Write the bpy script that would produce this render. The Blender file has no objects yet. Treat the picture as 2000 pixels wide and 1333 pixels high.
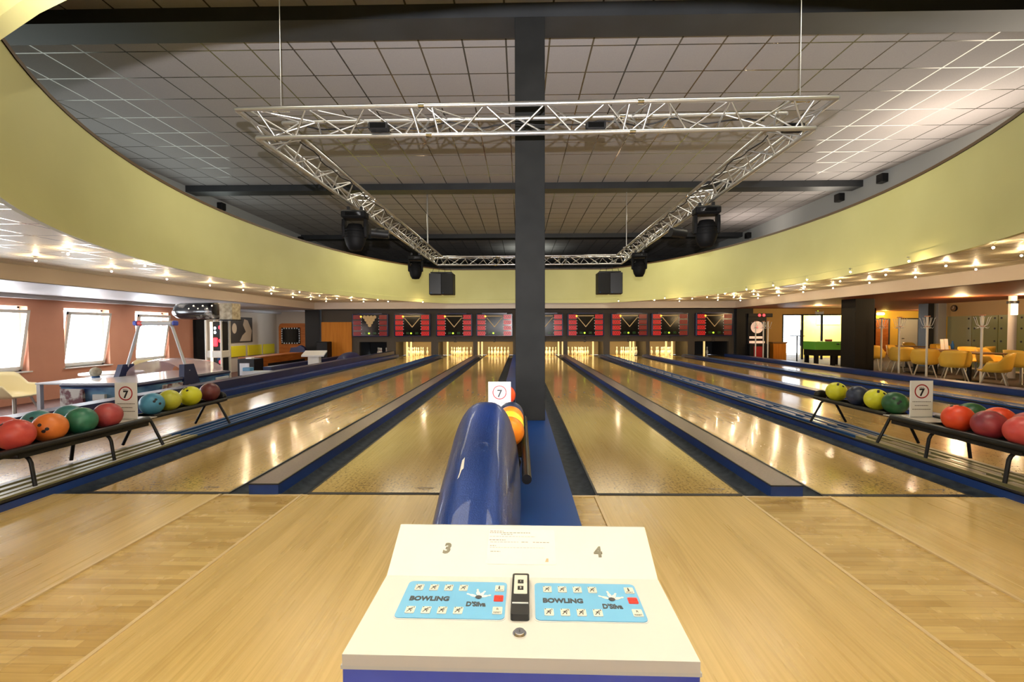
import bpy, math, random
from mathutils import Vector, Matrix, Euler
random.seed(7)
sc = bpy.context.scene
C = sc.collection
PI = math.pi
R = math.radians

# ------------------------------------------------------------------ camera
CAM = Vector((0, 0, 1.225))
F = 900.0
cam_d = bpy.data.cameras.new('camera')
cam_d.lens = 16.2
cam_d.sensor_width = 36
cam_d.clip_start = 0.05
cam_d.clip_end = 200
cam = bpy.data.objects.new('camera', cam_d)
C.objects.link(cam)
ROT = Matrix.Rotation(R(1.0186), 3, 'Z') @ Matrix.Rotation(R(90 - 1.496), 3, 'X') @ Matrix.Rotation(R(-0.15), 3, 'Z')
cam.matrix_world = Matrix.Translation(CAM) @ ROT.to_4x4()
sc.camera = cam

def ray(px, py):
    return ROT @ Vector(((px - 1000) / F, (666.5 - py) / F, -1))
def atY(px, py, y):
    d = ray(px, py); return CAM + d * (y / d.y)
def atH(px, py, h):
    d = ray(px, py); return CAM + d * ((h - CAM.z) / d.z)

# ------------------------------------------------------------------ world, view
w = bpy.data.worlds.new('daylight_sky'); sc.world = w
w.use_nodes = True
bg = w.node_tree.nodes['Background']
bg.inputs[0].default_value = (0.86, 0.93, 1.0, 1)
bg.inputs[1].default_value = 9.0
sc.view_settings.view_transform = 'Standard'
sc.view_settings.look = 'None'
sc.view_settings.exposure = 0.13
sc.view_settings.gamma = 1
sc.view_settings.use_curve_mapping = False

def light(kind, name, loc, energy, col=(1, 1, 1), rot=(0, 0, 0), size=None, sy=None, cone=None, blend=0.5, parent=None):
    d = bpy.data.lights.new(name, kind)
    d.energy = energy; d.color = col
    if kind == 'AREA':
        d.shape = 'RECTANGLE' if sy else 'SQUARE'
        d.size = size
        if sy: d.size_y = sy
    elif size is not None:
        d.shadow_soft_size = size
    if cone: d.spot_size = R(cone); d.spot_blend = blend
    o = bpy.data.objects.new(name, d); C.objects.link(o)
    o.location = loc; o.rotation_euler = rot
    if parent: o.parent = parent
    return o

WARM = (1.0, 0.74, 0.42)
HALL = (1.0, 0.90, 0.70)
# the photographer's flash, its head tilted up at the hall's ceiling
light('SPOT', 'camera_flash', (0.0, -0.08, 1.52), 2700, (1.0, 0.96, 0.95), (R(90 + 29), 0, 0), size=0.015, cone=98, blend=0.5)
# area fills added behind the camera as extra ambient light
for x, y in ((-5.5, -3.0), (0, -3.2), (5.5, -3.0)):
    light('AREA', 'rear_ambient_fill', (x, y, 2.30), 19, HALL, (0, 0, 0), size=1.6, sy=1.0)
# unseen area lights added under the high ceiling to brighten the hall
for x, y, e in ((-3.6, 8.6, 58), (3.9, 8.6, 72), (-3.5, 15.5, 115), (3.5, 15.5, 125), (-2.0, 3.2, 60), (2.6, 3.2, 70)):
    light('AREA', 'hall_fill_light', (x, y, 4.97), e, (1.0, 0.91, 0.70), (0, 0, 0), size=2.4, sy=0.9)
# up-lights standing on the ledge of the oval
light('SPOT', 'ledge_uplight', (7.6, 8.6, 3.85), 110, (1.0, 0.80, 0.60), (R(180), R(14), 0), size=0.2, cone=140, blend=0.95)
light('SPOT', 'ledge_uplight', (7.8, 16.5, 3.85), 90, (1.0, 0.84, 0.70), (R(180), R(10), 0), size=0.2, cone=140, blend=0.9)
light('SPOT', 'ledge_uplight', (0.5, 22.5, 3.9), 90, (0.95, 1.0, 0.85), (R(180), 0, 0), size=0.2, cone=140, blend=0.9)
# area fills added to brighten the arcade
for x, y, e in ((-10.6, 18.6, 34), (-10.3, 13.6, 26), (-9.8, 8.2, 26)):
    light('AREA', 'arcade_fill_light', (x, y, 2.02), e, (1.0, 0.93, 0.84), (0, 0, 0), size=0.8, sy=0.5)
light('AREA', 'rear_fill_light', (0, -5.7, 1.5), 120, (0.98, 0.98, 1.0), (R(90), 0, 0), size=7.0, sy=1.0)  # fill added behind the camera for surfaces that face it

# ------------------------------------------------------------------ materials
def M(name, col, rough=0.5, metal=0.0, emit=None, es=1.0, spec=0.5, coat=0.0, alpha=None, trans=0.0):
    m = bpy.data.materials.new(name); m.use_nodes = True
    b = m.node_tree.nodes['Principled BSDF']
    b.inputs['Base Color'].default_value = (*col, 1)
    b.inputs['Roughness'].default_value = rough
    b.inputs['Metallic'].default_value = metal
    b.inputs['Specular IOR Level'].default_value = spec
    b.inputs['Coat Weight'].default_value = coat
    b.inputs['Transmission Weight'].default_value = trans
    if alpha is not None: b.inputs['Alpha'].default_value = alpha
    if emit:
        b.inputs['Emission Color'].default_value = (*emit, 1)
        b.inputs['Emission Strength'].default_value = es
    return m
def nodes(m):
    nt = m.node_tree
    return nt, nt.nodes, nt.links, nt.nodes['Principled BSDF']
def noisy(m, c1, c2, scale=(5, 5, 5), detail=4, lo=0.35, hi=0.65, rough=None, bump=0.0, coord='Object'):
    nt, N, L, b = nodes(m)
    tc = N.new('ShaderNodeTexCoord'); mp = N.new('ShaderNodeMapping')
    mp.inputs['Scale'].default_value = scale
    nz = N.new('ShaderNodeTexNoise'); nz.inputs['Scale'].default_value = 1; nz.inputs['Detail'].default_value = detail
    cr = N.new('ShaderNodeValToRGB')
    cr.color_ramp.elements[0].position = lo; cr.color_ramp.elements[0].color = (*c1, 1)
    cr.color_ramp.elements[1].position = hi; cr.color_ramp.elements[1].color = (*c2, 1)
    L.new(tc.outputs[coord], mp.inputs[0]); L.new(mp.outputs[0], nz.inputs[0])
    L.new(nz.outputs[0], cr.inputs[0]); L.new(cr.outputs[0], b.inputs['Base Color'])
    if rough:
        rr = N.new('ShaderNodeMapRange'); rr.inputs[3].default_value = rough[0]; rr.inputs[4].default_value = rough[1]
        L.new(nz.outputs[0], rr.inputs[0]); L.new(rr.outputs[0], b.inputs['Roughness'])
    if bump:
        bp = N.new('ShaderNodeBump'); bp.inputs['Strength'].default_value = bump; bp.inputs['Distance'].default_value = 0.01
        L.new(nz.outputs[0], bp.inputs['Height']); L.new(bp.outputs[0], b.inputs['Normal'])
    return m
def nz_node(nt, vec, scale, detail=3):
    n = nt.nodes.new('ShaderNodeTexNoise'); n.inputs['Scale'].default_value = scale; n.inputs['Detail'].default_value = detail
    nt.links.new(vec, n.inputs[0]); return n.outputs[0]
def mapping(nt, vec, scale, loc=(0, 0, 0), rot=(0, 0, 0)):
    m = nt.nodes.new('ShaderNodeMapping'); m.inputs['Scale'].default_value = scale
    m.inputs['Location'].default_value = loc; m.inputs['Rotation'].default_value = rot
    nt.links.new(vec, m.inputs[0]); return m.outputs[0]
def ramp(nt, fac, stops):
    r = nt.nodes.new('ShaderNodeValToRGB'); e = r.color_ramp.elements
    while len(e) < len(stops): e.new(0.5)
    for k, (p, c) in enumerate(stops):
        e[k].position = p; e[k].color = (*c, 1) if len(c) == 3 else c
    nt.links.new(fac, r.inputs[0]); return r.outputs[0]
def mixc(nt, fac, a, b, mode='MIX'):
    m = nt.nodes.new('ShaderNodeMix'); m.data_type = 'RGBA'; m.blend_type = mode
    for s, v in ((m.inputs[0], fac), (m.inputs[6], a), (m.inputs[7], b)):
        if hasattr(v, 'links'): nt.links.new(v, s)
        elif isinstance(v, (int, float)): s.default_value = v
        else: s.default_value = (*v, 1)
    return m.outputs[2]
def math_n(nt, op, a, b=0.0, c=0.0):
    m = nt.nodes.new('ShaderNodeMath'); m.operation = op
    for s, v in ((m.inputs[0], a), (m.inputs[1], b), (m.inputs[2], c)):
        if hasattr(v, 'links'): nt.links.new(v, s)
        else: s.default_value = v
    return m.outputs[0]

def wood_laminate():
    m = M('light_laminate', (0.6, 0.4, 0.2), 0.28)
    nt, N, L, b = nodes(m)
    tc = N.new('ShaderNodeTexCoord').outputs['Object']
    fine = nz_node(nt, mapping(nt, tc, (90, 1.6, 1)), 1, 5)
    big = nz_node(nt, mapping(nt, tc, (9, 0.5, 1)), 1, 3)
    c = ramp(nt, fine, [(0.3, (0.53, 0.365, 0.125)), (0.55, (0.63, 0.45, 0.175)), (0.75, (0.67, 0.49, 0.20))])
    c2 = ramp(nt, big, [(0.35, (0.86, 0.84, 0.80)), (0.65, (1, 1, 1))])
    L.new(mixc(nt, 1.0, c, c2, 'MULTIPLY'), b.inputs['Base Color'])
    r = N.new('ShaderNodeMapRange'); r.inputs[3].default_value = 0.2; r.inputs[4].default_value = 0.36
    L.new(big, r.inputs[0]); L.new(r.outputs[0], b.inputs['Roughness'])
    return m
def lane_wood():
    m = M('lane_wood', (0.55, 0.36, 0.14), 0.16, coat=0.4)
    nt, N, L, b = nodes(m)
    b.inputs['Coat Roughness'].default_value = 0.08
    tc = N.new('ShaderNodeTexCoord').outputs['Object']
    fine = nz_node(nt, mapping(nt, tc, (70, 1.2, 1)), 1, 5)
    big = nz_node(nt, mapping(nt, tc, (3, 0.7, 1)), 1, 3)
    c = ramp(nt, fine, [(0.3, (0.48, 0.315, 0.095)), (0.6, (0.58, 0.395, 0.135)), (0.8, (0.62, 0.435, 0.16))])
    # black scuffs worn into the first metres behind the foul line
    sep = N.new('ShaderNodeSeparateXYZ'); L.new(tc, sep.inputs[0])
    spot = nz_node(nt, mapping(nt, tc, (55, 38, 1)), 1, 4)
    zone = nz_node(nt, mapping(nt, tc, (1.6, 1.3, 1)), 1, 2)
    yy = N.new('ShaderNodeMapRange'); yy.inputs[1].default_value = 3.4; yy.inputs[2].default_value = 5.6
    yy.inputs[3].default_value = 1; yy.inputs[4].default_value = 0
    L.new(sep.outputs[1], yy.inputs[0])
    th = math_n(nt, 'MULTIPLY', yy.outputs[0], zone)
    f = math_n(nt, 'SUBTRACT', math_n(nt, 'ADD', spot, math_n(nt, 'MULTIPLY', th, 0.36)), 0.68)
    f = math_n(nt, 'MULTIPLY', f, 7)
    cl = N.new('ShaderNodeClamp'); L.new(f, cl.inputs[0])
    col = mixc(nt, math_n(nt, 'MULTIPLY', cl.outputs[0], 0.75), c, (0.12, 0.085, 0.05))
    c2 = ramp(nt, big, [(0.35, (0.86, 0.84, 0.8)), (0.65, (1, 1, 1))])
    L.new(mixc(nt, 1.0, col, c2, 'MULTIPLY'), b.inputs['Base Color'])
    r = N.new('ShaderNodeMapRange'); r.inputs[3].default_value = 0.10; r.inputs[4].default_value = 0.24
    L.new(big, r.inputs[0]); L.new(r.outputs[0], b.inputs['Roughness'])
    bp = N.new('ShaderNodeBump'); bp.inputs['Strength'].default_value = 0.035; bp.inputs['Distance'].default_value = 0.02
    L.new(nz_node(nt, mapping(nt, tc, (2.2, 2.8, 1)), 1, 2), bp.inputs['Height'])
    L.new(bp.outputs[0], b.inputs['Normal']); L.new(bp.outputs[0], b.inputs['Coat Normal'])
    return m
def parquet():
    m = M('parquet', (0.5, 0.32, 0.12), 0.25)
    nt, N, L, b = nodes(m)
    tc = N.new('ShaderNodeTexCoord').outputs['Object']
    br = N.new('ShaderNodeTexBrick'); L.new(tc, br.inputs[0])
    br.inputs['Color1'].default_value = (0.42, 0.265, 0.075, 1)
    br.inputs['Color2'].default_value = (0.62, 0.44, 0.165, 1)
    br.inputs['Mortar'].default_value = (0.28, 0.17, 0.06, 1)
    br.inputs['Scale'].default_value = 1; br.inputs['Mortar Size'].default_value = 0.0008
    br.inputs['Brick Width'].default_value = 0.27; br.inputs['Row Height'].default_value = 0.044
    br.inputs['Bias'].default_value = 0.0; br.offset_frequency = 3; br.offset = 0.37
    g = ramp(nt, nz_node(nt, mapping(nt, tc, (3, 60, 1)), 1, 4), [(0.3, (0.86, 0.84, 0.8)), (0.7, (1.05, 1.05, 1.05))])
    L.new(mixc(nt, 1.0, br.outputs[0], g, 'MULTIPLY'), b.inputs['Base Color'])
    r = N.new('ShaderNodeMapRange'); r.inputs[3].default_value = 0.2; r.inputs[4].default_value = 0.33
    L.new(nz_node(nt, tc, 6), r.inputs[0]); L.new(r.outputs[0], b.inputs['Roughness'])
    bp = N.new('ShaderNodeBump'); bp.inputs['Strength'].default_value = 0.1; bp.inputs['Distance'].default_value = 0.003
    L.new(br.outputs[1], bp.inputs['Height']); bp.invert = True
    L.new(bp.outputs[0], b.inputs['Normal'])
    return m
def grid_ceiling(name, tile, bar, w_, h_, ox, oy, bw, tr=0.9, br_=0.25, bm=0.6, tm=0.0):
    m = M(name, tile, tr)
    nt, N, L, b = nodes(m)
    tc = N.new('ShaderNodeTexCoord').outputs['Object']
    sep = N.new('ShaderNodeSeparateXYZ'); L.new(tc, sep.inputs[0])
    def near(s, per, off):
        t = math_n(nt, 'FRACT', math_n(nt, 'DIVIDE', math_n(nt, 'ADD', s, 60 * per - off + bw / 2), per))
        return math_n(nt, 'LESS_THAN', t, bw / per)
    f = math_n(nt, 'MAXIMUM', near(sep.outputs[0], w_, ox), near(sep.outputs[1], h_, oy))
    t2 = ramp(nt, nz_node(nt, tc, 140, 4), [(0.3, tuple(v * 0.9 for v in tile)), (0.7, tuple(min(1, v * 1.08) for v in tile))])
    L.new(mixc(nt, f, t2, bar), b.inputs['Base Color'])
    for key, a, c in (('Roughness', tr, br_), ('Metallic', tm, bm)):
        L.new(math_n(nt, 'MULTIPLY_ADD', f, c - a, a), b.inputs[key])
    return m
def checker_floor(name, c1, c2, scale):
    m = M(name, c1, 0.7); return noisy(m, c1, c2, (scale, scale, scale), 6, 0.4, 0.6)

MAT = dict(
    lam=wood_laminate(), lane=lane_wood(), parquet=parquet(),
    strip=M('pale_wood_strip', (0.66, 0.50, 0.27), 0.35),
    tile=grid_ceiling('high_ceiling_tile', (0.32, 0.305, 0.315), (0.14, 0.13, 0.11), 0.6, 0.668, -0.187, 7.886, 0.024, 0.7, 0.13, 0.6),
    low=grid_ceiling('low_ceiling_tile', (0.78, 0.70, 0.50), (0.74, 0.68, 0.55), 0.6, 0.6, 0.1, 0.1, 0.02, 0.5, 0.1, 0.4),
    drum=noisy(M('olive_yellow_paint', (0.5, 0.5, 0.2), 0.55), (0.53, 0.515, 0.215), (0.57, 0.555, 0.24), (0.8, 0.8, 0.8)),
    drumrim=M('brown_rim', (0.10, 0.055, 0.02), 0.5),
    beam=noisy(M('dark_grey_paint', (0.045, 0.05, 0.055), 0.45), (0.021, 0.0235, 0.027), (0.028, 0.031, 0.035), (2, 2, 2)),
    pillar=noisy(M('charcoal_paint', (0.06, 0.065, 0.065), 0.7, spec=0.06), (0.013, 0.0135, 0.0135), (0.017, 0.0175, 0.0175), (3, 3, 3), bump=0.1),
    black=M('black_plastic', (0.006, 0.006, 0.007), 0.5, spec=0.3),
    blackm=M('black_metal', (0.006, 0.006, 0.007), 0.45, spec=0.3),
    rubber=M('black_rubber', (0.006, 0.006, 0.006), 0.35, spec=0.35),
    alu=M('aluminium', (0.56, 0.56, 0.56), 0.28, 0.92),
    chrome=M('chrome', (0.85, 0.85, 0.85), 0.12, 1.0),
    blue=noisy(M('blue_paint', (0.01, 0.05, 0.26), 0.4), (0.005, 0.028, 0.15), (0.007, 0.036, 0.19), (2, 2, 2)),
    bluetop=noisy(M('blue_board', (0.01, 0.06, 0.3), 0.35), (0.006, 0.046, 0.22), (0.008, 0.056, 0.26), (1.5, 1.5, 1.5)),
    hood=noisy(M('blue_hammer_paint', (0.015, 0.06, 0.29), 0.30, 0.35, coat=0.25), (0.007, 0.030, 0.17), (0.009, 0.036, 0.20), (160, 160, 160), 2, bump=0.25),
    cap=noisy(M('mauve_laminate', (0.2, 0.15, 0.15), 0.3), (0.125, 0.095, 0.108), (0.16, 0.125, 0.138), (60, 60, 1)),
    edge=M('black_edging', (0.012, 0.011, 0.011), 0.4),
    gutter=noisy(M('gutter_lining', (0.03, 0.045, 0.06), 0.6, spec=0.25), (0.009, 0.014, 0.026), (0.030, 0.040, 0.055), (14, 14, 2), 5),
    stageblack=M('stage_black', (0.004, 0.004, 0.0045), 0.6, spec=0.12),
    mask=M('mask_paint', (0.072, 0.058, 0.044), 0.6, spec=0.25),
    maskdark=M('mask_dark', (0.035, 0.03, 0.027), 0.6),
    fascia=M('fascia_paint', (0.46, 0.385, 0.32), 0.38),
    soffit=M('soffit_paint', (0.46, 0.45, 0.45), 0.5),
    white=M('white_plastic', (0.80, 0.78, 0.72), 0.35),
    cream=M('cream_lacquer', (0.565, 0.575, 0.60), 0.35),
    bluebody=noisy(M('violet_blue_paint', (0.03, 0.05, 0.42), 0.5), (0.045, 0.08, 0.56), (0.055, 0.10, 0.64), (6, 6, 6)),
    key=M('keypad_blue', (0.11, 0.30, 0.52), 0.3),
    keywhite=M('key_white', (0.60, 0.62, 0.60), 0.4),
    red=M('signal_red', (0.75, 0.03, 0.02), 0.35),
    ink=M('black_ink', (0.012, 0.012, 0.016), 0.6),
    greyink=M('grey_ink', (0.16, 0.14, 0.135), 0.7),
    goldink=M('gold_number', (0.04, 0.036, 0.02), 0.6),
    paper=M('paper', (0.88, 0.87, 0.86), 0.6),
    signred=M('sign_ring_red', (0.38, 0.012, 0.015), 0.5),
    acrylic=M('acrylic', (0.85, 0.87, 0.87), 0.12),
    orange=noisy(M('terracotta_paint', (0.56, 0.27, 0.17), 0.75), (0.56, 0.26, 0.165), (0.62, 0.30, 0.19), (1, 1, 1)),
    beige=M('beige_wall', (0.52, 0.46, 0.38), 0.8),
    upper=M('pale_grey_wall', (0.36, 0.38, 0.38), 0.8),
    yellow=M('yellow_wall', (0.56, 0.36, 0.05), 0.8),
    tanwall=M('tan_wall', (0.50, 0.33, 0.15), 0.8),
    ochre=M('ochre_wall', (0.42, 0.24, 0.06), 0.8),
    rust=M('rust_ceiling', (0.30, 0.075, 0.02), 0.6),
    carpet=checker_floor('grey_brown_carpet', (0.045, 0.037, 0.03), (0.09, 0.075, 0.06), 30),
    redfloor=checker_floor('dark_red_floor', (0.09, 0.035, 0.025), (0.14, 0.06, 0.04), 12),
    cherry=noisy(M('cherry_wood', (0.25, 0.09, 0.03), 0.5, spec=0.25), (0.27, 0.075, 0.012), (0.38, 0.12, 0.022), (2, 2, 18)),
    teak=noisy(M('orange_teak', (0.4, 0.16, 0.03), 0.6, spec=0.2), (0.48, 0.165, 0.015), (0.58, 0.22, 0.025), (25, 25, 1)),
    glass=M('clear_glass', (0.95, 0.98, 0.98), 0.02, trans=1.0),
    pane=M('window_pane', (0.9, 0.95, 1.0), 0.05, alpha=0.12),
    frost=M('frosted_glass', (0.26, 0.27, 0.10), 0.25, alpha=0.75),
    frost2=M('pale_frosted_glass', (0.34, 0.34, 0.20), 0.3, alpha=0.9),
    chairy=M('yellow_shell', (0.92, 0.58, 0.08), 0.38),
    chairc=M('cream_shell', (0.86, 0.76, 0.46), 0.38),
    legm=M('pale_leg_metal', (0.55, 0.53, 0.48), 0.35, 0.5),
    tabletop=M('brown_table_top', (0.22, 0.11, 0.035), 0.35),
    palegrey=M('pale_grey_metal', (0.52, 0.55, 0.60), 0.4),
    green=M('foosball_green', (0.14, 0.50, 0.05), 0.45),
    poster=M('poster_brown', (0.05, 0.042, 0.035), 0.5),
    skin=M('poster_pale', (0.48, 0.38, 0.27), 0.5),
    yellowp=M('yellow_panel', (0.78, 0.66, 0.02), 0.6),
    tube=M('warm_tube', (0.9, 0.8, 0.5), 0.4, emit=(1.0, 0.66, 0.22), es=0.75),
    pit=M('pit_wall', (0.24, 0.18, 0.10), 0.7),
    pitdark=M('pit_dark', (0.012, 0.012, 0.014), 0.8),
    pin=M('pin_white', (0.82, 0.78, 0.66), 0.3, coat=0.5),
    redstripe=M('pin_red', (0.5, 0.03, 0.02), 0.35),
    digit=M('red_display', (0.22, 0.004, 0.006), 0.3, emit=(1.0, 0.012, 0.015), es=0.42),
    digitdim=M('dim_red_display', (0.14, 0.004, 0.006), 0.25, emit=(1.0, 0.02, 0.02), es=0.09),
    digitd=M('dark_digit', (0.10, 0.0, 0.0), 0.3),
    screen=M('display_black', (0.004, 0.004, 0.004), 0.12),
    mblue=M('monitor_frame_blue', (0.012, 0.016, 0.07), 0.25),
    tan=M('tan_outline', (0.42, 0.29, 0.13), 0.5, emit=(0.8, 0.5, 0.2), es=0.12),
    lampo=M('orange_lamp', (0.9, 0.4, 0.05), 0.4, emit=(1.0, 0.42, 0.04), es=2.2),
    lampg=M('green_lamp', (0.5, 0.9, 0.05), 0.4, emit=(0.6, 1.0, 0.05), es=1.0),
    greend=M('dim_green', (0.01, 0.06, 0.008), 0.4, emit=(0.1, 0.6, 0.05), es=0.05),
    bulb=M('halogen_bulb', (1, 0.9, 0.7), 0.4, emit=(1.0, 0.80, 0.48), es=60),
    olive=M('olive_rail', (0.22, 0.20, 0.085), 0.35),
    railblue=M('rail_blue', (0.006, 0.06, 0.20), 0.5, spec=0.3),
    railgrey=M('rail_grey', (0.62, 0.56, 0.52), 0.16),
    bluelow=noisy(M('navy_paint', (0.012, 0.03, 0.13), 0.4), (0.006, 0.012, 0.058), (0.008, 0.018, 0.085), (2, 2, 2)),
    ledr=M('led_red', (0.8, 0.02, 0.02), 0.4, emit=(1.0, 0.03, 0.05), es=2.5),
    ledb=M('led_white_blue', (0.8, 0.9, 1), 0.4, emit=(0.8, 0.9, 1.0), es=3.0),
    lampw=M('lit_shade', (1, 0.95, 0.8), 0.5, emit=(1.0, 0.85, 0.6), es=2.0),
    ice=M('air_table_top', (0.86, 0.88, 0.92), 0.08, spec=1.0),
    violet=M('violet_dome', (0.62, 0.50, 0.60), 0.1, alpha=0.7),
    tealb=noisy(M('printed_blue_side', (0.05, 0.15, 0.35), 0.4), (0.02, 0.07, 0.22), (0.16, 0.34, 0.52), (1.6, 1.6, 3), 3, 0.4, 0.62),
    mosaic=noisy(M('printed_mosaic', (0.4, 0.4, 0.4), 0.4), (0.16, 0.05, 0.06), (0.62, 0.60, 0.56), (7, 7, 7), 3, 0.42, 0.58),
    stone=noisy(M('speckled_stone', (0.4, 0.37, 0.28), 0.7), (0.25, 0.22, 0.16), (0.48, 0.44, 0.34), (9, 9, 9)),
    capsule=noisy(M('capsule_print', (0.03, 0.03, 0.035), 0.2, coat=0.6), (0.01, 0.011, 0.014), (0.45, 0.44, 0.40), (2.4, 1.5, 3.2), 5, 0.55, 0.66),
    blackpillar=M('near_black_paint', (0.008, 0.0075, 0.007), 0.55, spec=0.3),
    boardlit=M('lit_dart_board', (0.5, 0.35, 0.25), 0.5, emit=(1.0, 0.62, 0.42), es=0.7),
    panelcool=M('cool_light_panel', (0.9, 0.9, 0.9), 0.5, emit=(0.88, 1.0, 0.95), es=1.5),
    panelwarm=M('warm_light_panel', (0.9, 0.9, 0.9), 0.5, emit=(1.0, 0.88, 0.72), es=6.0),
    outside=M('yellow_corridor', (0.80, 0.66, 0.15), 0.8),
)
MAT['bulb'].cycles.emission_sampling = 'NONE'
for k in ('digit', 'digitdim', 'tan', 'lampo', 'lampg', 'greend', 'tube', 'ledr', 'ledb'):
    MAT[k].cycles.emission_sampling = 'NONE'

# ------------------------------------------------------------------ mesh helpers
class MB:
    def __init__(s): s.v = []; s.f = []; s.sm = []
    def add(s, vs, fs, smooth=False):
        n = len(s.v); s.v += [tuple(p) for p in vs]
        s.f += [tuple(i + n for i in f) for f in fs]; s.sm += [smooth] * len(fs); return s
    def box(s, x0, x1, y0, y1, z0, z1, mat=None):
        vs = [Vector((x, y, z)) for z in (z0, z1) for y in (y0, y1) for x in (x0, x1)]
        if mat is not None: vs = [mat @ v for v in vs]
        return s.add(vs, [(0, 2, 3, 1), (4, 5, 7, 6), (0, 1, 5, 4), (2, 6, 7, 3), (0, 4, 6, 2), (1, 3, 7, 5)])
    def rbox(s, x0, x1, y0, y1, z0, z1, b=0.01, mat=None):
        # bevelled box
        vs = []; 
        for z, e in ((z0, b), (z0 + b, 0), (z1 - b, 0), (z1, b)):
            a0, a1, c0, c1 = x0 + e, x1 - e, y0 + e, y1 - e
            q = b * 0.7 if e == 0 else b * 0.5
            vs += [(a0 + q, c0, z), (a1 - q, c0, z), (a1, c0 + q, z), (a1, c1 - q, z), (a1 - q, c1, z), (a0 + q, c1, z), (a0, c1 - q, z), (a0, c0 + q, z)]
        vs = [Vector(v) for v in vs]
        if mat is not None: vs = [mat @ v for v in vs]
        fs = [tuple(range(7, -1, -1)), tuple(range(24, 32))]
        for r in range(3):
            for i in range(8):
                j = (i + 1) % 8
                fs.append((r * 8 + i, r * 8 + j, r * 8 + 8 + j, r * 8 + 8 + i))
        return s.add(vs, fs)
    def quad(s, a, b, c, d): return s.add([a, b, c, d], [(0, 1, 2, 3)])
    def poly(s, pts): return s.add(pts, [tuple(range(len(pts)))])
    def prism(s, pts, ext):
        n = len(pts); e = Vector(ext)
        vs = [Vector(p) for p in pts] + [Vector(p) + e for p in pts]
        fs = [tuple(range(n - 1, -1, -1)), tuple(range(n, 2 * n))] + [(i, (i + 1) % n, n + (i + 1) % n, n + i) for i in range(n)]
        return s.add(vs, fs)
    def cyl(s, p0, p1, r0, r1=None, n=12, caps=True):
        p0 = Vector(p0); p1 = Vector(p1); r1 = r0 if r1 is None else r1
        d = (p1 - p0).normalized(); u = d.orthogonal().normalized(); v = d.cross(u)
        vs = [p + (u * math.cos(2 * PI * i / n) + v * math.sin(2 * PI * i / n)) * r for p, r in ((p0, r0), (p1, r1)) for i in range(n)]
        s.add(vs, [(i, (i + 1) % n, n + (i + 1) % n, n + i) for i in range(n)], True)
        if caps: s.add(vs, [tuple(range(n - 1, -1, -1)), tuple(range(n, 2 * n))])
        return s
    def tube(s, pts, r, n=8):
        P = [Vector(p) for p in pts]; rings = []; u = None
        for i, p in enumerate(P):
            d = (P[min(i + 1, len(P) - 1)] - P[max(i - 1, 0)]).normalized()
            u = d.orthogonal().normalized() if u is None else (u - d * u.dot(d)).normalized()
            v = d.cross(u)
            rings.append([p + (u * math.cos(2 * PI * k / n) + v * math.sin(2 * PI * k / n)) * r for k in range(n)])
        vs = [q for g in rings for q in g]; fs = []
        for i in range(len(P) - 1):
            for k in range(n):
                fs.append((i * n + k, i * n + (k + 1) % n, (i + 1) * n + (k + 1) % n, (i + 1) * n + k))
        s.add(vs, fs, True)
        s.add(rings[0], [tuple(range(n - 1, -1, -1))]); s.add(rings[-1], [tuple(range(n))])
        return s
    def lathe(s, prof, c=(0, 0, 0), n=20, axis=None, sx=1, sy=1):
        vs = []; c = Vector(c)
        for r, z in prof:
            for i in range(n):
                a = 2 * PI * i / n
                vs.append(Vector((r * math.cos(a) * sx, r * math.sin(a) * sy, z)))
        if axis is not None: vs = [axis @ v for v in vs]
        vs = [v + c for v in vs]
        fs = [(k * n + i, k * n + (i + 1) % n, (k + 1) * n + (i + 1) % n, (k + 1) * n + i) for k in range(len(prof) - 1) for i in range(n)]
        s.add(vs, fs, True)
        if prof[0][0] > 1e-4: s.add(vs[:n], [tuple(range(n - 1, -1, -1))])
        if prof[-1][0] > 1e-4: s.add(vs[-n:], [tuple(range(n))])
        return s
    def sphere(s, c, r, n=20, m=12, sc=(1, 1, 1)):
        prof = [(max(1e-5, r * math.sin(PI * k / m)), -r * math.cos(PI * k / m)) for k in range(m + 1)]
        vs0 = MB().lathe(prof, (0, 0, 0), n)
        return s.add([Vector((v[0] * sc[0], v[1] * sc[1], v[2] * sc[2])) + Vector(c) for v in vs0.v], vs0.f, True)
    def surf(s, grid, smooth=True, closed=False):
        h, wd = len(grid), len(grid[0]); vs = [q for g in grid for q in g]
        fs = []
        for i in range(h - 1):
            for k in range(wd if closed else wd - 1):
                k2 = (k + 1) % wd
                fs.append((i * wd + k, i * wd + k2, (i + 1) * wd + k2, (i + 1) * wd + k))
        return s.add(vs, fs, smooth)
    def build(s, name, mat, parent=None, thick=None, bevel=None):
        me = bpy.data.meshes.new(name)
        me.from_pydata([tuple(v) for v in s.v], [], s.f); me.update()
        me.polygons.foreach_set('use_smooth', s.sm)
        me.materials.append(MAT[mat] if isinstance(mat, str) else mat)
        o = bpy.data.objects.new(name, me); C.objects.link(o)
        if parent is not None: o.parent = parent
        if thick:
            md = o.modifiers.new('thickness', 'SOLIDIFY'); md.thickness = thick; md.offset = 0
        if bevel:
            md = o.modifiers.new('bevel', 'BEVEL'); md.width = bevel; md.segments = 2; md.limit_method = 'ANGLE'
        return o

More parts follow.
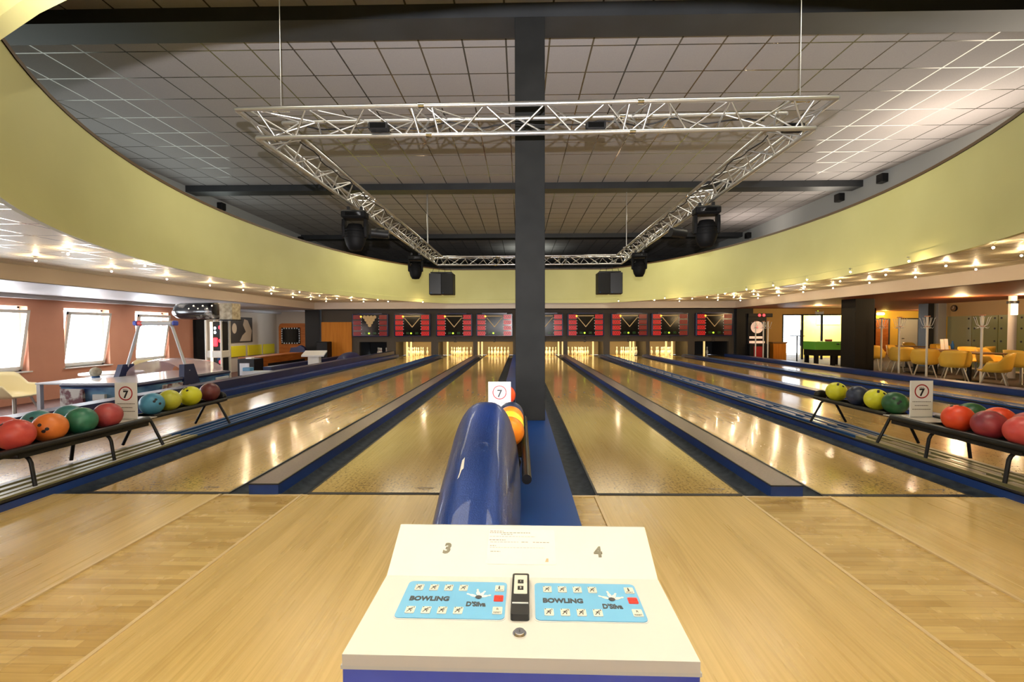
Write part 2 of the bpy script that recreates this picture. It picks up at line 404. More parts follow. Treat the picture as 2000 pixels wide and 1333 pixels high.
def tag(o, label=None, cat=None, group=None, kind=None):
    if label: o['label'] = label
    if cat: o['category'] = cat
    if group: o['group'] = group
    if kind: o['kind'] = kind
    return o
def thing(name, label, cat, loc=(0, 0, 0), rz=0, group=None):
    o = bpy.data.objects.new(name, None); C.objects.link(o)
    o.empty_display_size = 0.1
    o.location = loc; o.rotation_euler = (0, 0, rz)
    return tag(o, label, cat, group)
def struct(name, loc=(0, 0, 0)):
    o = bpy.data.objects.new(name, None); C.objects.link(o); o.location = loc
    o['kind'] = 'structure'; return o
def dup(root, loc, rz=None, label=None, group=None, scale=None):
    def cp(o, par):
        c = o.copy(); C.objects.link(c); c.parent = par
        for ch in list(o.children): cp(ch, c)
        return c
    r = root.copy(); C.objects.link(r)
    for ch in list(root.children): cp(ch, r)
    r.location = loc
    if rz is not None: r.rotation_euler = (0, 0, rz)
    if scale: r.scale = (scale,) * 3
    if label: r['label'] = label
    if group: r['group'] = group
    return r
TXT = {}
def text(body, size, mat, parent, loc, rot=(0, 0, 0), name='lettering', bold=0.0, shear=0.0, extrude=0.0006, align='CENTER', sx=1.0):
    key = (body, size, mat, bold, shear, extrude, align, sx)
    if key not in TXT:
        cu = bpy.data.curves.new('t', 'FONT'); cu.body = body; cu.size = size
        cu.align_x = align; cu.align_y = 'CENTER'; cu.extrude = extrude; cu.offset = bold * size; cu.shear = shear
        cu.resolution_u = 3
        t = bpy.data.objects.new('t', cu); C.objects.link(t)
        bpy.context.view_layer.update()
        dg = bpy.context.evaluated_depsgraph_get()
        me = bpy.data.meshes.new_from_object(t.evaluated_get(dg))
        for v in me.vertices: v.co.x *= sx
        bpy.data.objects.remove(t); me.materials.clear(); me.materials.append(MAT[mat])
        me.name = name; TXT[key] = me
    o = bpy.data.objects.new(name, TXT[key]); C.objects.link(o); o.parent = parent
    o.location = loc; o.rotation_euler = rot
    return o
# ================================================================== THE SETTING
FOUL = 3.345
LANES = {0: (-7.2, -6.2), 1: (-5.17, -4.10), 2: (-3.25, -2.19), 3: (-1.584, -0.518), 4: (0.563, 1.629),
         5: (2.216, 3.28), 6: (4.10, 5.17), 7: (5.80, 6.87), 8: (7.70, 8.77)}
floor = struct('floor')
MB().box(-5.88, 9.32, -6, 22.6, -0.16, -0.05).build('floor_base', 'maskdark', floor)
MB().box(-12.2, 9.32, -6, 1.3, -0.6, -0.05).build('floor_base', 'maskdark', floor)
MB().box(-12.2, 9.32, -6, 1.3, -0.045, 0.0).box(-5.85, 9.32, 1.3, FOUL, -0.045, 0.0).build('parquet', 'parquet', floor)
for a, b_ in ((-1.615, -0.50), (0.545, 1.62), (2.235, 5.25), (-5.25, -2.225), (5.75, 9.0)):
    MB().box(a, b_, -6, FOUL, 0.0, 0.004).build('approach_panel', 'lam', floor)
    m = MB()
    for x in (a, b_): m.box(x - 0.009, x + 0.009, -6, FOUL, 0.0, 0.009)
    m.build('edge_strip', 'strip', floor)
m = MB()
for a, b_ in ((-2.19, -1.584), (1.629, 2.216), (5.17, 5.80), (0.353, 0.563), (-5.4, -5.17)):
    m.box(a - 0.01, b_ + 0.01, FOUL - 0.02, FOUL + 0.004, 0.0, 0.006)
m.build('cross_strip', 'strip', floor)
MB().box(-12.2, -5.85, 1.3, 22.6, -0.62, -0.55).build('arcade_floor', 'redfloor', floor)
MB().box(9.32, 26, -6, 24.2, -0.25, -0.15).build('carpet', 'carpet', floor)
MB().box(9.28, 9.32, -6, 22.6, -0.15, 0.0).box(-5.88, -5.84, 1.3, 22.6, -0.55, 0.0).build('platform_edge', 'bluelow', floor)

# lanes
LBL = {0: 'short dim lane at the far left, beyond the navy partition',
       1: 'glossy wooden lane marked 1, between the navy partition and the left ball rack',
       2: 'glossy wooden lane marked 2, right of the left ball rack',
       3: 'glossy wooden lane marked 3, running left of the blue hood',
       4: 'glossy wooden lane marked 4, running right of the big grey pillar',
       5: 'glossy wooden lane marked 5, left of the right ball rack',
       6: 'glossy wooden lane marked 6, beyond the right ball rack',
       7: 'narrow looking lane marked 7, second from the right side',
       8: 'rightmost lane marked 8, along the coat racks'}
for k, (a, b_) in LANES.items():
    y0 = 13.5 if k == 0 else FOUL
    t = thing('bowling_lane', LBL[k], 'bowling lane', ((a + b_) / 2, 0, 0), group='bowling lanes')
    hw = (b_ - a) / 2
    MB().box(-hw, hw, y0, 22.2, -0.044, 0.0).build('lane_surface', 'lane', t)
    if k:
        MB().box(-hw, hw, FOUL + 0.018, FOUL + 0.060, 0.0, 0.003).build('foul_line', 'ink', t)
        m = MB()
        for i in range(7):
            dx = (i - 3) * 0.135; yy = 9.2 - abs(i - 3) * 0.30
            m.poly([(dx - 0.022, yy - 0.09, 0.0012), (dx + 0.022, yy - 0.09, 0.0012), (dx, yy + 0.09, 0.0012)])
        tag(m.build('aiming_arrows', 'greyink', t), kind='stuff')
        m = MB()
        for i in (-4, -3, -2, -1, 1, 2, 3, 4): m.cyl((i * 0.115, 6.0, 0), (i * 0.115, 6.0, 0.001), 0.009, n=8)
        tag(m.build('aiming_dots', 'greyink', t), kind='stuff')
        m = MB(); dx = 0.40 if k > 3 else 0.32
        for q in ((0.0, 0.0, 0.13, 0.0), (0.0, 0.0, 0.065, -0.05), (0.13, 0.0, 0.065, -0.05), (0.02, -0.006, 0.12, -0.006)):
            A = Vector((dx + q[0] - 0.065, FOUL + 0.17 + q[1], 0.001)); B = Vector((dx + q[2] - 0.065, FOUL + 0.17 + q[3], 0.001))
            n_ = (B - A).cross(Vector((0, 0, 1))).normalized() * 0.0025
            m.quad(A - n_, A + n_, B + n_, B - n_)
        m.build('lane_mark', 'greyink', t)
        m = MB()
        for s in (-1, 1): m.box(s * hw - 0.008, s * hw + 0.008, FOUL, 20.4, -0.04, 0.002)
        m.build('lane_edge', 'edge', t)
# gutters between lanes (linings)
GUT = [(-5.39, -5.178), (-4.092, -3.88), (-3.48, -3.258), (-2.182, -2.01), (-1.79, -1.592), (-0.51, -0.308), (0.353, 0.555),
       (1.637, 1.815), (2.045, 2.208), (3.288, 3.48), (3.90, 4.092), (5.178, 5.375), (5.595, 5.792), (6.878, 7.10), (7.45, 7.692), (8.778, 8.96)]
names = ['beside the navy partition', 'on the far side of the left ball rack rail', 'on the near side of the left ball rack rail',
         'left of the mauve topped divider on the left', 'right of the mauve topped divider on the left', 'under the blue hood, left of the blue board',
         'right of the blue board and pillar', 'left of the mauve topped divider on the right', 'right of the mauve topped divider on the right',
         'on the near side of the right ball rack rail', 'on the far side of the right ball rack rail', 'left of the divider between lanes 6 and 7',
         'right of the divider between lanes 6 and 7', 'between lane 7 and the rail beyond it', 'between lane 8 and the rail left of it', 'between lane 8 and the outermost rail']
for (a, b_), nm in zip(GUT, names):
    g = []
    for y in (FOUL, 20.4):
        w_ = b_ - a
        g.append([Vector((a + w_ * q, y, z)) for q, z in ((0, -0.004), (0.1, -0.022), (0.3, -0.034), (0.5, -0.037), (0.7, -0.034), (0.9, -0.022), (1, -0.004))])
    o = MB().surf(g).build('gutter', 'gutter')
    tag(o, 'dark mottled gutter ' + nm, 'gutter', 'gutters between the lanes')

# centre board the hood and the pillar stand on
t = thing('centre_board', 'flat bright blue board between lanes 3 and 4, under hood and pillar', 'board', (0.0225, 0, 0))
MB().box(-0.33, 0.33, 1.5, 20.4, 0.0, 0.09).build('board', 'bluetop', t)
MB().box(-0.50, -0.33, 1.5, 3.33, 0.0, 0.09).build('widened_end', 'bluetop', t)

def divider(cx, w_, h, label, cap, y0=FOUL, capm='cap'):
    t = thing('lane_divider', label, 'lane divider', (cx, 0, 0), group='low dividers between lanes')
    MB().box(-w_ / 2, w_ / 2, y0, 20.4, -0.04, h - 0.006).build('divider_body', 'blue', t)
    MB().box(-w_ / 2 + 0.008, w_ / 2 - 0.008, y0 + 0.008, 20.4, h - 0.006, h).build('capping', capm, t)
    m = MB()
    m.box(-w_ / 2 - 0.002, -w_ / 2 + 0.008, y0 - 0.002, 20.4, h - 0.008, h + 0.001).box(w_ / 2 - 0.008, w_ / 2 + 0.002, y0 - 0.002, 20.4, h - 0.008, h + 0.001)
    m.box(-w_ / 2, w_ / 2, y0 - 0.002, y0 + 0.008, h - 0.008, h + 0.001)
    m.build('edging', 'edge', t)
    return t
divider(-1.90, 0.22, 0.085, 'long low divider with mauve top and blue front, left of lane 3', True)
divider(1.93, 0.23, 0.085, 'long low divider with mauve top and blue front, right of lane 4', True)
divider(5.485, 0.22, 0.085, 'blue low divider between lanes 6 and 7', True, capm='bluetop')

def ball_track(a, b_, label, y0):
    cx = (a + b_) / 2; hw = (b_ - a) / 2
    t = thing('ball_return_track', label, 'ball return track', (cx, 0, 0), group='ball return tracks')
    MB().box(-hw, hw, y0, 20.4, -0.04, 0.062).build('track_body', 'blue', t)
    MB().box(-hw, -hw + 0.012, y0, 20.4, 0.055, 0.078).box(hw - 0.012, hw, y0, 20.4, 0.055, 0.078).build('edging', 'edge', t)
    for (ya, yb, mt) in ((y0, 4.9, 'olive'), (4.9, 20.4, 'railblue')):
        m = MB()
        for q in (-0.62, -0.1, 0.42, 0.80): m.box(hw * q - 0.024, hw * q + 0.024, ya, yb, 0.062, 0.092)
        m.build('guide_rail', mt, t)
    m = MB(); sg = -1 if cx > 0 else 1
    for r_, off in ((-0.36, 0.0), (0.16, 0.25)):
        y = y0 + off
        while y < 20.2:
            L_ = 0.42 + 0.13 * ((int(y * 10) * 7) % 3)
            m.box(sg * -hw * r_ - 0.016, sg * -hw * r_ + 0.016, y, min(20.3, y + L_), 0.062, 0.090); y += L_ + 0.20
    tag(m.build('slats', 'railgrey', t), 'pale reflective slats')
    return t
ball_track(-3.88, -3.48, 'blue ball return track with pale slats under the left ball rack', 2.0)
ball_track(3.48, 3.90, 'blue ball return track with pale slats under the right ball rack', 2.0)
ball_track(7.10, 7.45, 'distant blue ball return track between lanes 7 and 8', 2.4)

t = thing('side_partition', 'long navy blue low partition along the left edge of lane 1', 'partition', (-5.6, 0, 0))
MB().box(0.0, 0.20, 1.35, 20.4, -0.04, 0.10).build('lower_step', 'blue', t)
MB().box(-0.235, 0.0, 1.35, 20.4, -0.04, 0.25).build('upper_board', 'bluelow', t)
MB().box(-0.24, 0.004, 1.34, 20.4, 0.25, 0.258).build('top_capping', 'bluelow', t)
t = thing('side_rail', 'outermost low blue rail right of lane 8', 'rail', (9.13, 0, 0))
MB().box(-0.16, 0.17, 2.4, 20.4, -0.04, 0.10).build('rail_body', 'blue', t)
MB().box(-0.165, 0.175, 2.4, 20.4, 0.10, 0.108).build('capping', 'blue', t)
t = thing('side_rail', 'short low blue rail left of the dim far left lane', 'rail', (-7.5, 0, 0))
MB().box(-0.12, 0.12, 13.5, 20.4, -0.55, 0.12).build('rail_body', 'bluelow', t)
t = thing('lane_platform', 'dark platform under the dim far left lane', 'platform', (-6.6, 0, 0))
MB().box(-0.78, 0.72, 13.4, 22.4, -0.55, -0.05).build('platform_body', 'bluelow', t)
MB().box(-0.6, 0.4, 13.38, 13.5, -0.045, 0.004).build('threshold', 'palegrey', t)
t2 = thing('lane_divider', 'low blue divider right of the dim far left lane', 'lane divider', (-6.0, 0, 0))
MB().box(-0.14, 0.14, 13.5, 20.4, -0.045, 0.14).build('divider_body', 'bluelow', t2)

# ---------------------------------------------------------------- ceilings
HC = 5.174; LC = 2.37; SC_ = 2.09
ceil = struct('ceiling')
MB().quad((-9.15, -6, HC), (9.15, -6, HC), (9.15, 30, HC), (-9.15, 30, HC)).build('high_ceiling', 'tile', ceil)
for i, y in enumerate((-1.2, 5.68, 12.55, 19.2, 26.0)):
    MB().box(-9.15, 9.15, y, y + 0.415, HC - 0.170, HC).build('beam', 'beam', ceil)
ECX, EA, ECY, EBN, EBF = 0.25, 6.55, 10.4, 9.255, 10.5
def oval(t, off=0.0):
    c, s = math.cos(t), math.sin(t)
    x = ECX + (EA + off) * c; y = ECY + ((EBF if s > 0 else EBN) + off) * s
    return x, min(y, 19.42 + off * 0.3)
NE = 128
X0, X1, Y0, Y1 = -8.76, 9.03, -6.0, 19.5
def rect_pt(t):
    c, s = math.cos(t), math.sin(t); k = 1e9
    if c > 1e-9: k = min(k, (X1 - ECX) / c)
    if c < -1e-9: k = min(k, (X0 - ECX) / c)
    if s > 1e-9: k = min(k, (Y1 - ECY) / s)
    if s < -1e-9: k = min(k, (Y0 - ECY) / s)
    return ECX + c * k, ECY + s * k
ts = sorted([2 * PI * i / NE for i in range(NE)] + [math.atan2(y - ECY, x - ECX) % (2 * PI) for x in (X0, X1) for y in (Y0, Y1)])
inner = [Vector((*oval(t, 0.0), LC)) for t in ts]; outer = [Vector((*rect_pt(t), LC)) for t in ts]
MB().surf([inner, outer], False, True).build('low_ceiling', 'low', ceil)
MB().quad((-12.2, -6, SC_), (X0, -6, SC_), (X0, 22.6, SC_), (-12.2, 22.6, SC_)).build('left_low_ceiling', 'soffit', ceil)
MB().box(-12.0, -11.75, -6, 22.6, SC_ - 0.10, SC_ + 0.01).build('cornice', 'soffit', ceil)
MB().quad((X1, -6, SC_), (26, -6, SC_), (26, 24.2, SC_), (X1, 24.2, SC_)).build('right_low_ceiling', 'rust', ceil)
MB().quad((X0, 19.5, SC_), (X1, 19.5, SC_), (X1, 22.6, SC_), (X0, 22.6, SC_)).build('rear_low_ceiling', 'maskdark', ceil)
MB().quad((-9.15, 19.45, LC + 0.06), (9.15, 19.45, LC + 0.06), (9.15, 30, LC + 0.06), (-9.15, 30, LC + 0.06)).build('upper_slab', 'maskdark', ceil)
MB().quad((-9.2, -6, LC + 0.05), (X0 + 0.05, -6, LC + 0.05), (X0 + 0.05, 20, LC + 0.05), (-9.2, 20, LC + 0.05)).build('upper_slab', 'maskdark', ceil)
# the oval drum
tr = struct('trim_1')
def ring(o0, z0, o1, z1):
    g = []
    for off, z in ((o0, z0), (o1, z1)):
        g.append([Vector((*oval(2 * PI * i / NE, off), z)) for i in range(NE)])
    return g
MB().surf(ring(0, 2.47, 0, 3.70), True, True).build('drum_wall', 'drum', tr)
MB().surf(ring(-0.035, 2.31, -0.035, 2.462), True, True).surf(ring(-0.035, 2.462, 0.0, 2.47), False, True).surf(ring(-0.035, 2.31, 0.02, 2.31), False, True).surf(ring(0.02, 2.31, 0.02, LC), True, True).build('lower_band', 'drum', tr)
MB().surf(ring(-0.012, 3.70, -0.012, 3.745), True, True).surf(ring(-0.012, 3.745, 0.22, 3.745), False, True).surf(ring(0.22, 3.745, 0.22, LC), True, True).build('drum_rim', 'drumrim', tr)
for i, (a, b_) in enumerate((((X0 - 0.1, -6, X0, 19.6), 0), ((X1, -6, X1 + 0.1, 19.6), 0), ((X0 - 0.1, 19.5, X1 + 0.1, 19.6), 0))):
    MB().box(a[0], a[2], a[1], a[3], SC_, LC + 0.08).build('trim_%d' % (i + 2), 'fascia')['kind'] = 'structure'

# ---------------------------------------------------------------- walls
WX = -12.0
wl = struct('wall_left')
WIN = [(3.0, 4.33), (5.25, 6.58), (7.46, 8.79), (9.70, 11.03), (11.92, 13.26), (14.17, 15.53)]
WZ0, WZ1 = 0.23, 1.81
def left_seg(y0, y1, z0, z1, mat, nm='wall_panel'):
    MB().box(WX - 0.38, WX, y0, y1, z0, z1).build(nm, mat, wl)
y = -6
for a, b_ in WIN:
    left_seg(y, a, -0.6, 2.12, 'orange'); left_seg(a, b_, -0.6, WZ0, 'orange'); left_seg(a, b_, WZ1, 2.12, 'orange'); y = b_
left_seg(y, 16.7, -0.6, 2.12, 'orange')
left_seg(17.25, 22.7, -0.6, 2.12, 'beige')
MB().box(WX - 0.1, WX + 0.12, 16.7, 17.25, -0.55, SC_).build('dark_post', 'pillar', wl)
for i, (a, b_) in enumerate(WIN):
    wn = struct('window_%d' % (i + 1), (WX, 0, WZ0))
    H_ = WZ1 - WZ0; fr = 0.05
    m = MB(); xo = -0.26
    m.box(xo, xo + 0.06, a, a + fr, 0, H_).box(xo, xo + 0.06, b_ - fr, b_, 0, H_).box(xo, xo + 0.06, a, b_, 0, fr).box(xo, xo + 0.06, a, b_, H_ - fr, H_)
    m.build('window_frame', 'white', wn)
    MB().box(-0.30, 0.05, a - 0.04, b_ + 0.04, -0.03, 0.0).build('window_sill', 'white', wn)
    # the sash is tilted into the room about its lower edge
    Tm = Matrix.Translation((xo + 0.07, 0, 0.05)) @ Matrix.Rotation(R(9.5), 4, 'Y')
    m = MB(); f2 = 0.075; a2, b2, h2 = a + 0.03, b_ - 0.03, H_ - 0.12
    for q in ((a2, a2 + f2, 0, h2), (b2 - f2, b2, 0, h2), (a2, b2, 0, f2), (a2, b2, h2 - f2, h2)):
        m.box(0, 0.06, q[0], q[1], q[2], q[3], Tm)
    m.build('tilted_sash', 'white', wn)
    MB().box(0.025, 0.032, a2 + f2, b2 - f2, f2, h2 - f2, Tm).build('pane', 'pane', wn)
    p = light('AREA', 'window_daylight', (WX - 0.55, (a + b_) / 2, (WZ0 + WZ1) / 2 + 0.1), 85, (0.88, 0.94, 1.0), (0, R(-90), 0), size=1.7, sy=1.5)
# rest of the shell
def wall(nm, boxes, mat):
    m = MB()
    for b_ in boxes: m.box(*b_)
    o = m.build(nm, mat); o['kind'] = 'structure'; return o
wall('wall_front', [(-12.4, 26, -6.2, -6, -0.6, 5.4)], 'beige')
wall('wall_upper_left', [(-9.3, -9.15, -6, 30, 2.3, 5.3)], 'upper')
wall('wall_upper_right', [(9.15, 9.3, -6, 30, 2.3, 5.3)], 'upper')
wall('wall_upper_back', [(-9.3, 9.3, 30, 30.2, 2.3, 5.3)], 'upper')
wall('wall_back_left', [(-12.4, -8.9, 22.5, 22.7, -0.6, 2.4)], 'beige')
wall('wall_right', [(15.0, 15.15, -6, 13.0, -0.2, 2.12), (15.0, 15.15, 13.0, 16.5, 1.62, 2.12)], 'tanwall')
wall('wall_dining_back', [(14.6, 26, 24.0, 24.2, -0.2, 2.12)], 'yellow')
wall('wall_dining_right', [(26, 26.2, -6, 24.2, -0.2, 2.12)], 'yellow')
wall('wall_back_right', [(10.15, 11.55, 20.5, 20.65, -0.2, 2.12), (11.55, 14.35, 20.5, 20.65, 1.84, 2.12), (14.35, 15.6, 20.5, 20.65, -0.2, 2.12), (15.5, 15.6, 20.5, 24.1, -0.2, 2.12)], 'ochre')
# corridor behind the glass doors
wall('wall_corridor', [(13.1, 15.4, 21.7, 21.8, -0.2, 2.3), (15.3, 15.4, 20.7, 21.8, -0.2, 2.3)], 'outside')
o = MB().box(11.0, 15.4, 20.65, 26, -0.25, -0.16).build('floor_corridor', 'stone'); o['kind'] = 'structure'
o = MB().box(12.9, 15.4, 20.65, 21.8, 2.3, 2.35).build('ceiling_corridor', 'soffit'); o['kind'] = 'structure'
light('AREA', 'corridor_lamp', (14.1, 21.15, 2.02), 170, (1.0, 0.96, 0.75), (0, 0, 0), size=1.6, sy=0.6)

# masking wall over the pin decks
mk = struct('wall_back')
S0 = 43.8
MB().box(-7.55, 9.42, 20.5, 20.62, 0.66, 2.12).build('masking_board', 'mask', mk)
PIL = [(-7.55, -7.2), (-5.96, -5.55), (-3.97, -3.65), (-2.1, -1.92), (-0.32, -0.02), (1.92, 2.1), (3.68, 3.97), (5.57, 5.73), (7.4, 7.7), (9.2, 9.42)]
for a, b_ in PIL:
    MB().box(a, b_, 20.48, 20.64, 0.0, 0.67).build('mask_post', 'mask', mk)
MB().box(-8.9, -7.55, 20.5, 20.62, -0.55, 2.12).build('masking_board', 'mask', mk)
for n_, px in ((1, 806), (2, 889), (3, 966), (4, 1064), (5, 1142), (6, 1226), (7, 1305), (8, 1389)):
    text(str(n_), 0.32, 'ink', mk, ((px - 1016) / S0, 20.494, 0.735), (R(90), 0, 0), name='lane_number')
# pits
for k in range(9):
    a = PIL[k][0] + (PIL[k][1] - PIL[k][0]) / 2; b_ = PIL[k + 1][0] + (PIL[k + 1][1] - PIL[k + 1][0]) / 2
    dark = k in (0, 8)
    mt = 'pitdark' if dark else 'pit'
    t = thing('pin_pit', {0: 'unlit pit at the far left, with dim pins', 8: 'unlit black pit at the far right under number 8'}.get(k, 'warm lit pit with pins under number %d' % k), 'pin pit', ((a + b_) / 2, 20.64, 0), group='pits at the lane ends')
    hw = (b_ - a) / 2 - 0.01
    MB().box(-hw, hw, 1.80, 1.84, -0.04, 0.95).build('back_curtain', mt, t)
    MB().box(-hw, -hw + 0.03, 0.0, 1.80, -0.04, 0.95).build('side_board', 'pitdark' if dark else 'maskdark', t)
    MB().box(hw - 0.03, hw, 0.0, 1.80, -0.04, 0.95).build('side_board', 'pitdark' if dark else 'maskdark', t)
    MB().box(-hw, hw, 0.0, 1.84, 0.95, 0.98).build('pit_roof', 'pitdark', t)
    if not dark:
        light('AREA', 'pit_lamp', ((a + b_) / 2, 20.85, 0.90), 42, (1.0, 0.70, 0.27), (R(22), 0, 0), size=1.0, sy=0.15)
for px in (794.5, 802.5, 874, 935, 941.5, 1090.5, 1098, 1157.5, 1229.5, 1235.5, 1298.5, 1310, 1371.5, 1420):
    sx_ = (px - 1016) / 43.2
    mb_ = MB().rbox(sx_ - 0.03, sx_ + 0.03, 20.72, 20.80, 0.0, 0.93, 0.008)
    tag(mb_.build('guide_post', 'tube'), 'warm glowing upright guide post standing in a pit opening', 'guide post', 'guide posts in the pits')

# pins
prof = [(0.026, 0), (0.029, 0.01), (0.039, 0.04), (0.052, 0.08), (0.0605, 0.115), (0.058, 0.15), (0.046, 0.19), (0.031, 0.225), (0.0235, 0.25), (0.024, 0.28), (0.030, 0.31), (0.0324, 0.335), (0.029, 0.36), (0.018, 0.376), (0.0001, 0.381)]
def make_pin():
    o = MB().lathe(prof, n=16).build('bowling_pin', 'pin')
    m = MB()
    for z0, z1, r0, r1 in ((0.228, 0.236, 0.0302, 0.0278), (0.258, 0.268, 0.0242, 0.0244)): m.lathe([(r0 + 0.0006, z0), (r1 + 0.0006, z1)], n=16)
    m.build('red_stripe', 'redstripe', o)
    return o
pin0 = make_pin(); used = False
for k in range(0, 9):
    cx = (LANES[k][0] + LANES[k][1]) / 2
    cx = {1: -4.85, 2: -2.78, 3: -1.02, 4: 1.22, 5: 2.72, 6: 5.0, 7: 6.62, 0: -6.35, 8: 8.3}[k]
    rows = [(0, 0), (1, -0.5), (1, 0.5), (2, -1), (2, 0), (2, 1), (3, -1.5), (3, -0.5), (3, 0.5), (3, 1.5)]
    if k == 0: rows = [(0, 0), (1, -0.5), (1, 0.5), (2, -1), (2, 1)]
    if k == 8: rows = [(3, 1.5)]
    for r_, c_ in rows:
        loc = (cx + c_ * 0.305, 20.95 + r_ * 0.264, 0.0)
        lab = 'white pin with red neck stripes standing in the pit under number %d' % k
        if k == 0: lab = 'dim pale pin standing in the unlit far left pit'
        if k == 8: lab = 'lone pin in the unlit pit under number 8'
        if not used:
            p = pin0; p.location = loc; used = True; tag(p, lab, 'bowling pin', 'pins at the lane ends')
        else:
            p = dup(pin0, loc, random.uniform(0, 6), lab, 'pins at the lane ends'); p['category'] = 'bowling pin'

# ---------------------------------------------------------------- pillars
def pillar(nm, x0, x1, y0, y1, z0, z1, mat, label):
    t = thing(nm, label, 'pillar', ((x0 + x1) / 2, (y0 + y1) / 2, z0))
    hx, hy = (x1 - x0) / 2, (y1 - y0) / 2
    MB().box(-hx, hx, -hy, hy, 0, z1 - z0).build('shaft', mat, t, bevel=0.006)
    return t
pillar('pillar', -0.058, 0.306, 5.68, 6.08, 0.09, HC - 0.171, 'pillar', 'tall square dark grey pillar in the centre, between lanes 3 and 4')
pillar('pillar', 9.86, 10.42, 13.75, 14.35, -0.15, SC_, 'blackpillar', 'thick near-black pillar by the dining area, left of the coat racks')
pillar('pillar', 9.43, 10.14, 20.25, 20.75, -0.15, SC_, 'blackpillar', 'near-black pillar at the right end of the pit wall')
pillar('pillar', -9.55, -8.92, 20.3, 20.8, -0.55, SC_, 'blackpillar', 'dark pillar between the cherry wood cabinet and the orange panel')
pillar('pillar', 14.45, 14.66, 16.6, 17.0, -0.15, SC_, 'beam', 'dark blue grey post left of the frosted glass partition')
pillar('pillar', 14.72, 15.0, 16.5, 16.8, -0.15, SC_, 'soffit', 'pale grey post at the end of the frosted glass partition')

# glowing panels added on the upper side walls, unseen, for bright ceiling bar reflections
for sx_, mt, y, nm in ((-1, 'panelcool', 10.8, 'left'), (1, 'panelwarm', 10.8, 'right')):
    t = thing('added_light_panel', 'added long glowing panel high on the %s upper wall, behind the oval' % nm, 'light panel', (sx_ * 9.14, y, 3.95))
    MB().box(*sorted((0, -sx_ * 0.05)), -3.7, 3.7, -0.68, 0.62).build('housing', 'white', t)
    MB().box(*sorted((-sx_ * 0.05, -sx_ * 0.06)), -3.6, 3.6, -0.62, 0.56).build('diffuser', mt, t)
# ================================================================== SPOTLIGHTS
SP = [(70, 510), (133, 497), (218, 531), (283, 520), (326, 546), (410, 558), (472, 552), (475, 567), (534, 563), (530, 574), (572, 581), (585, 571),
      (607, 585), (624, 578), (637, 589), (658, 583.5), (686, 587), (710, 590), (738, 586), (758, 589.5), (826, 590.5),
      (1208, 588.5), (1278, 587), (1298.5, 583), (1327, 588.5), (1352, 584), (1381, 581), (1402, 586.5), (1433, 581.5), (1446, 587.5), (1416, 574), (1434, 579),
      (1458, 566), (1472, 575.5), (1480.5, 583), (1510, 558), (1517, 570), (1521, 577.6), (1576, 547), (1571.6, 561), (1568.6, 571), (1627, 563.4),
      (1641, 550), (1661, 532), (1698, 553), (1730, 537.6), (1775.5, 511), (1788, 542), (1847.5, 520), (1906, 527), (1940, 484.5), (1995, 500)]
EXTRA = [(-5.2, 1.0), (-6.8, 3.2), (-7.6, 0.2), (-4.0, -2.0), (5.6, 1.4), (7.0, 3.4), (7.9, 0.4), (4.2, -1.8), (0.5, -1.2)]
sp0 = None
for i, q in enumerate(SP + EXTRA):
    if i < len(SP):
        p = atH(q[0], q[1], 2.295)
        if p.y > 19.35: p = CAM + (p - CAM) * (19.35 / p.y)
    else: p = Vector((q[0], q[1], 2.295))
    side = 'left' if p.x < 0 else 'right'
    lab = 'tiny glowing halogen spotlight hanging from the low ceiling on the %s of the oval' % side
    if sp0 is None:
        sp0 = thing('halogen_spotlight', lab, 'spotlight', (p.x, p.y, LC), group='halogen spotlights')
        MB().cyl((0, 0, 0), (0, 0, -0.012), 0.03, n=12).build('ceiling_rose', 'chrome', sp0)
        MB().cyl((0, 0, -0.01), (0, 0, -0.055), 0.004, n=6).build('stem', 'chrome', sp0)
        MB().sphere((0, 0, -0.072), 0.0155, 10, 8).build('bulb', 'bulb', sp0)
        o = sp0
    else: o = dup(sp0, (p.x, p.y, LC), 0, lab, 'halogen spotlights')
    light('POINT', 'halogen_light', (p.x, p.y, LC - 0.085), 11.0 if i < len(SP) else 8.0, WARM, size=0.012)

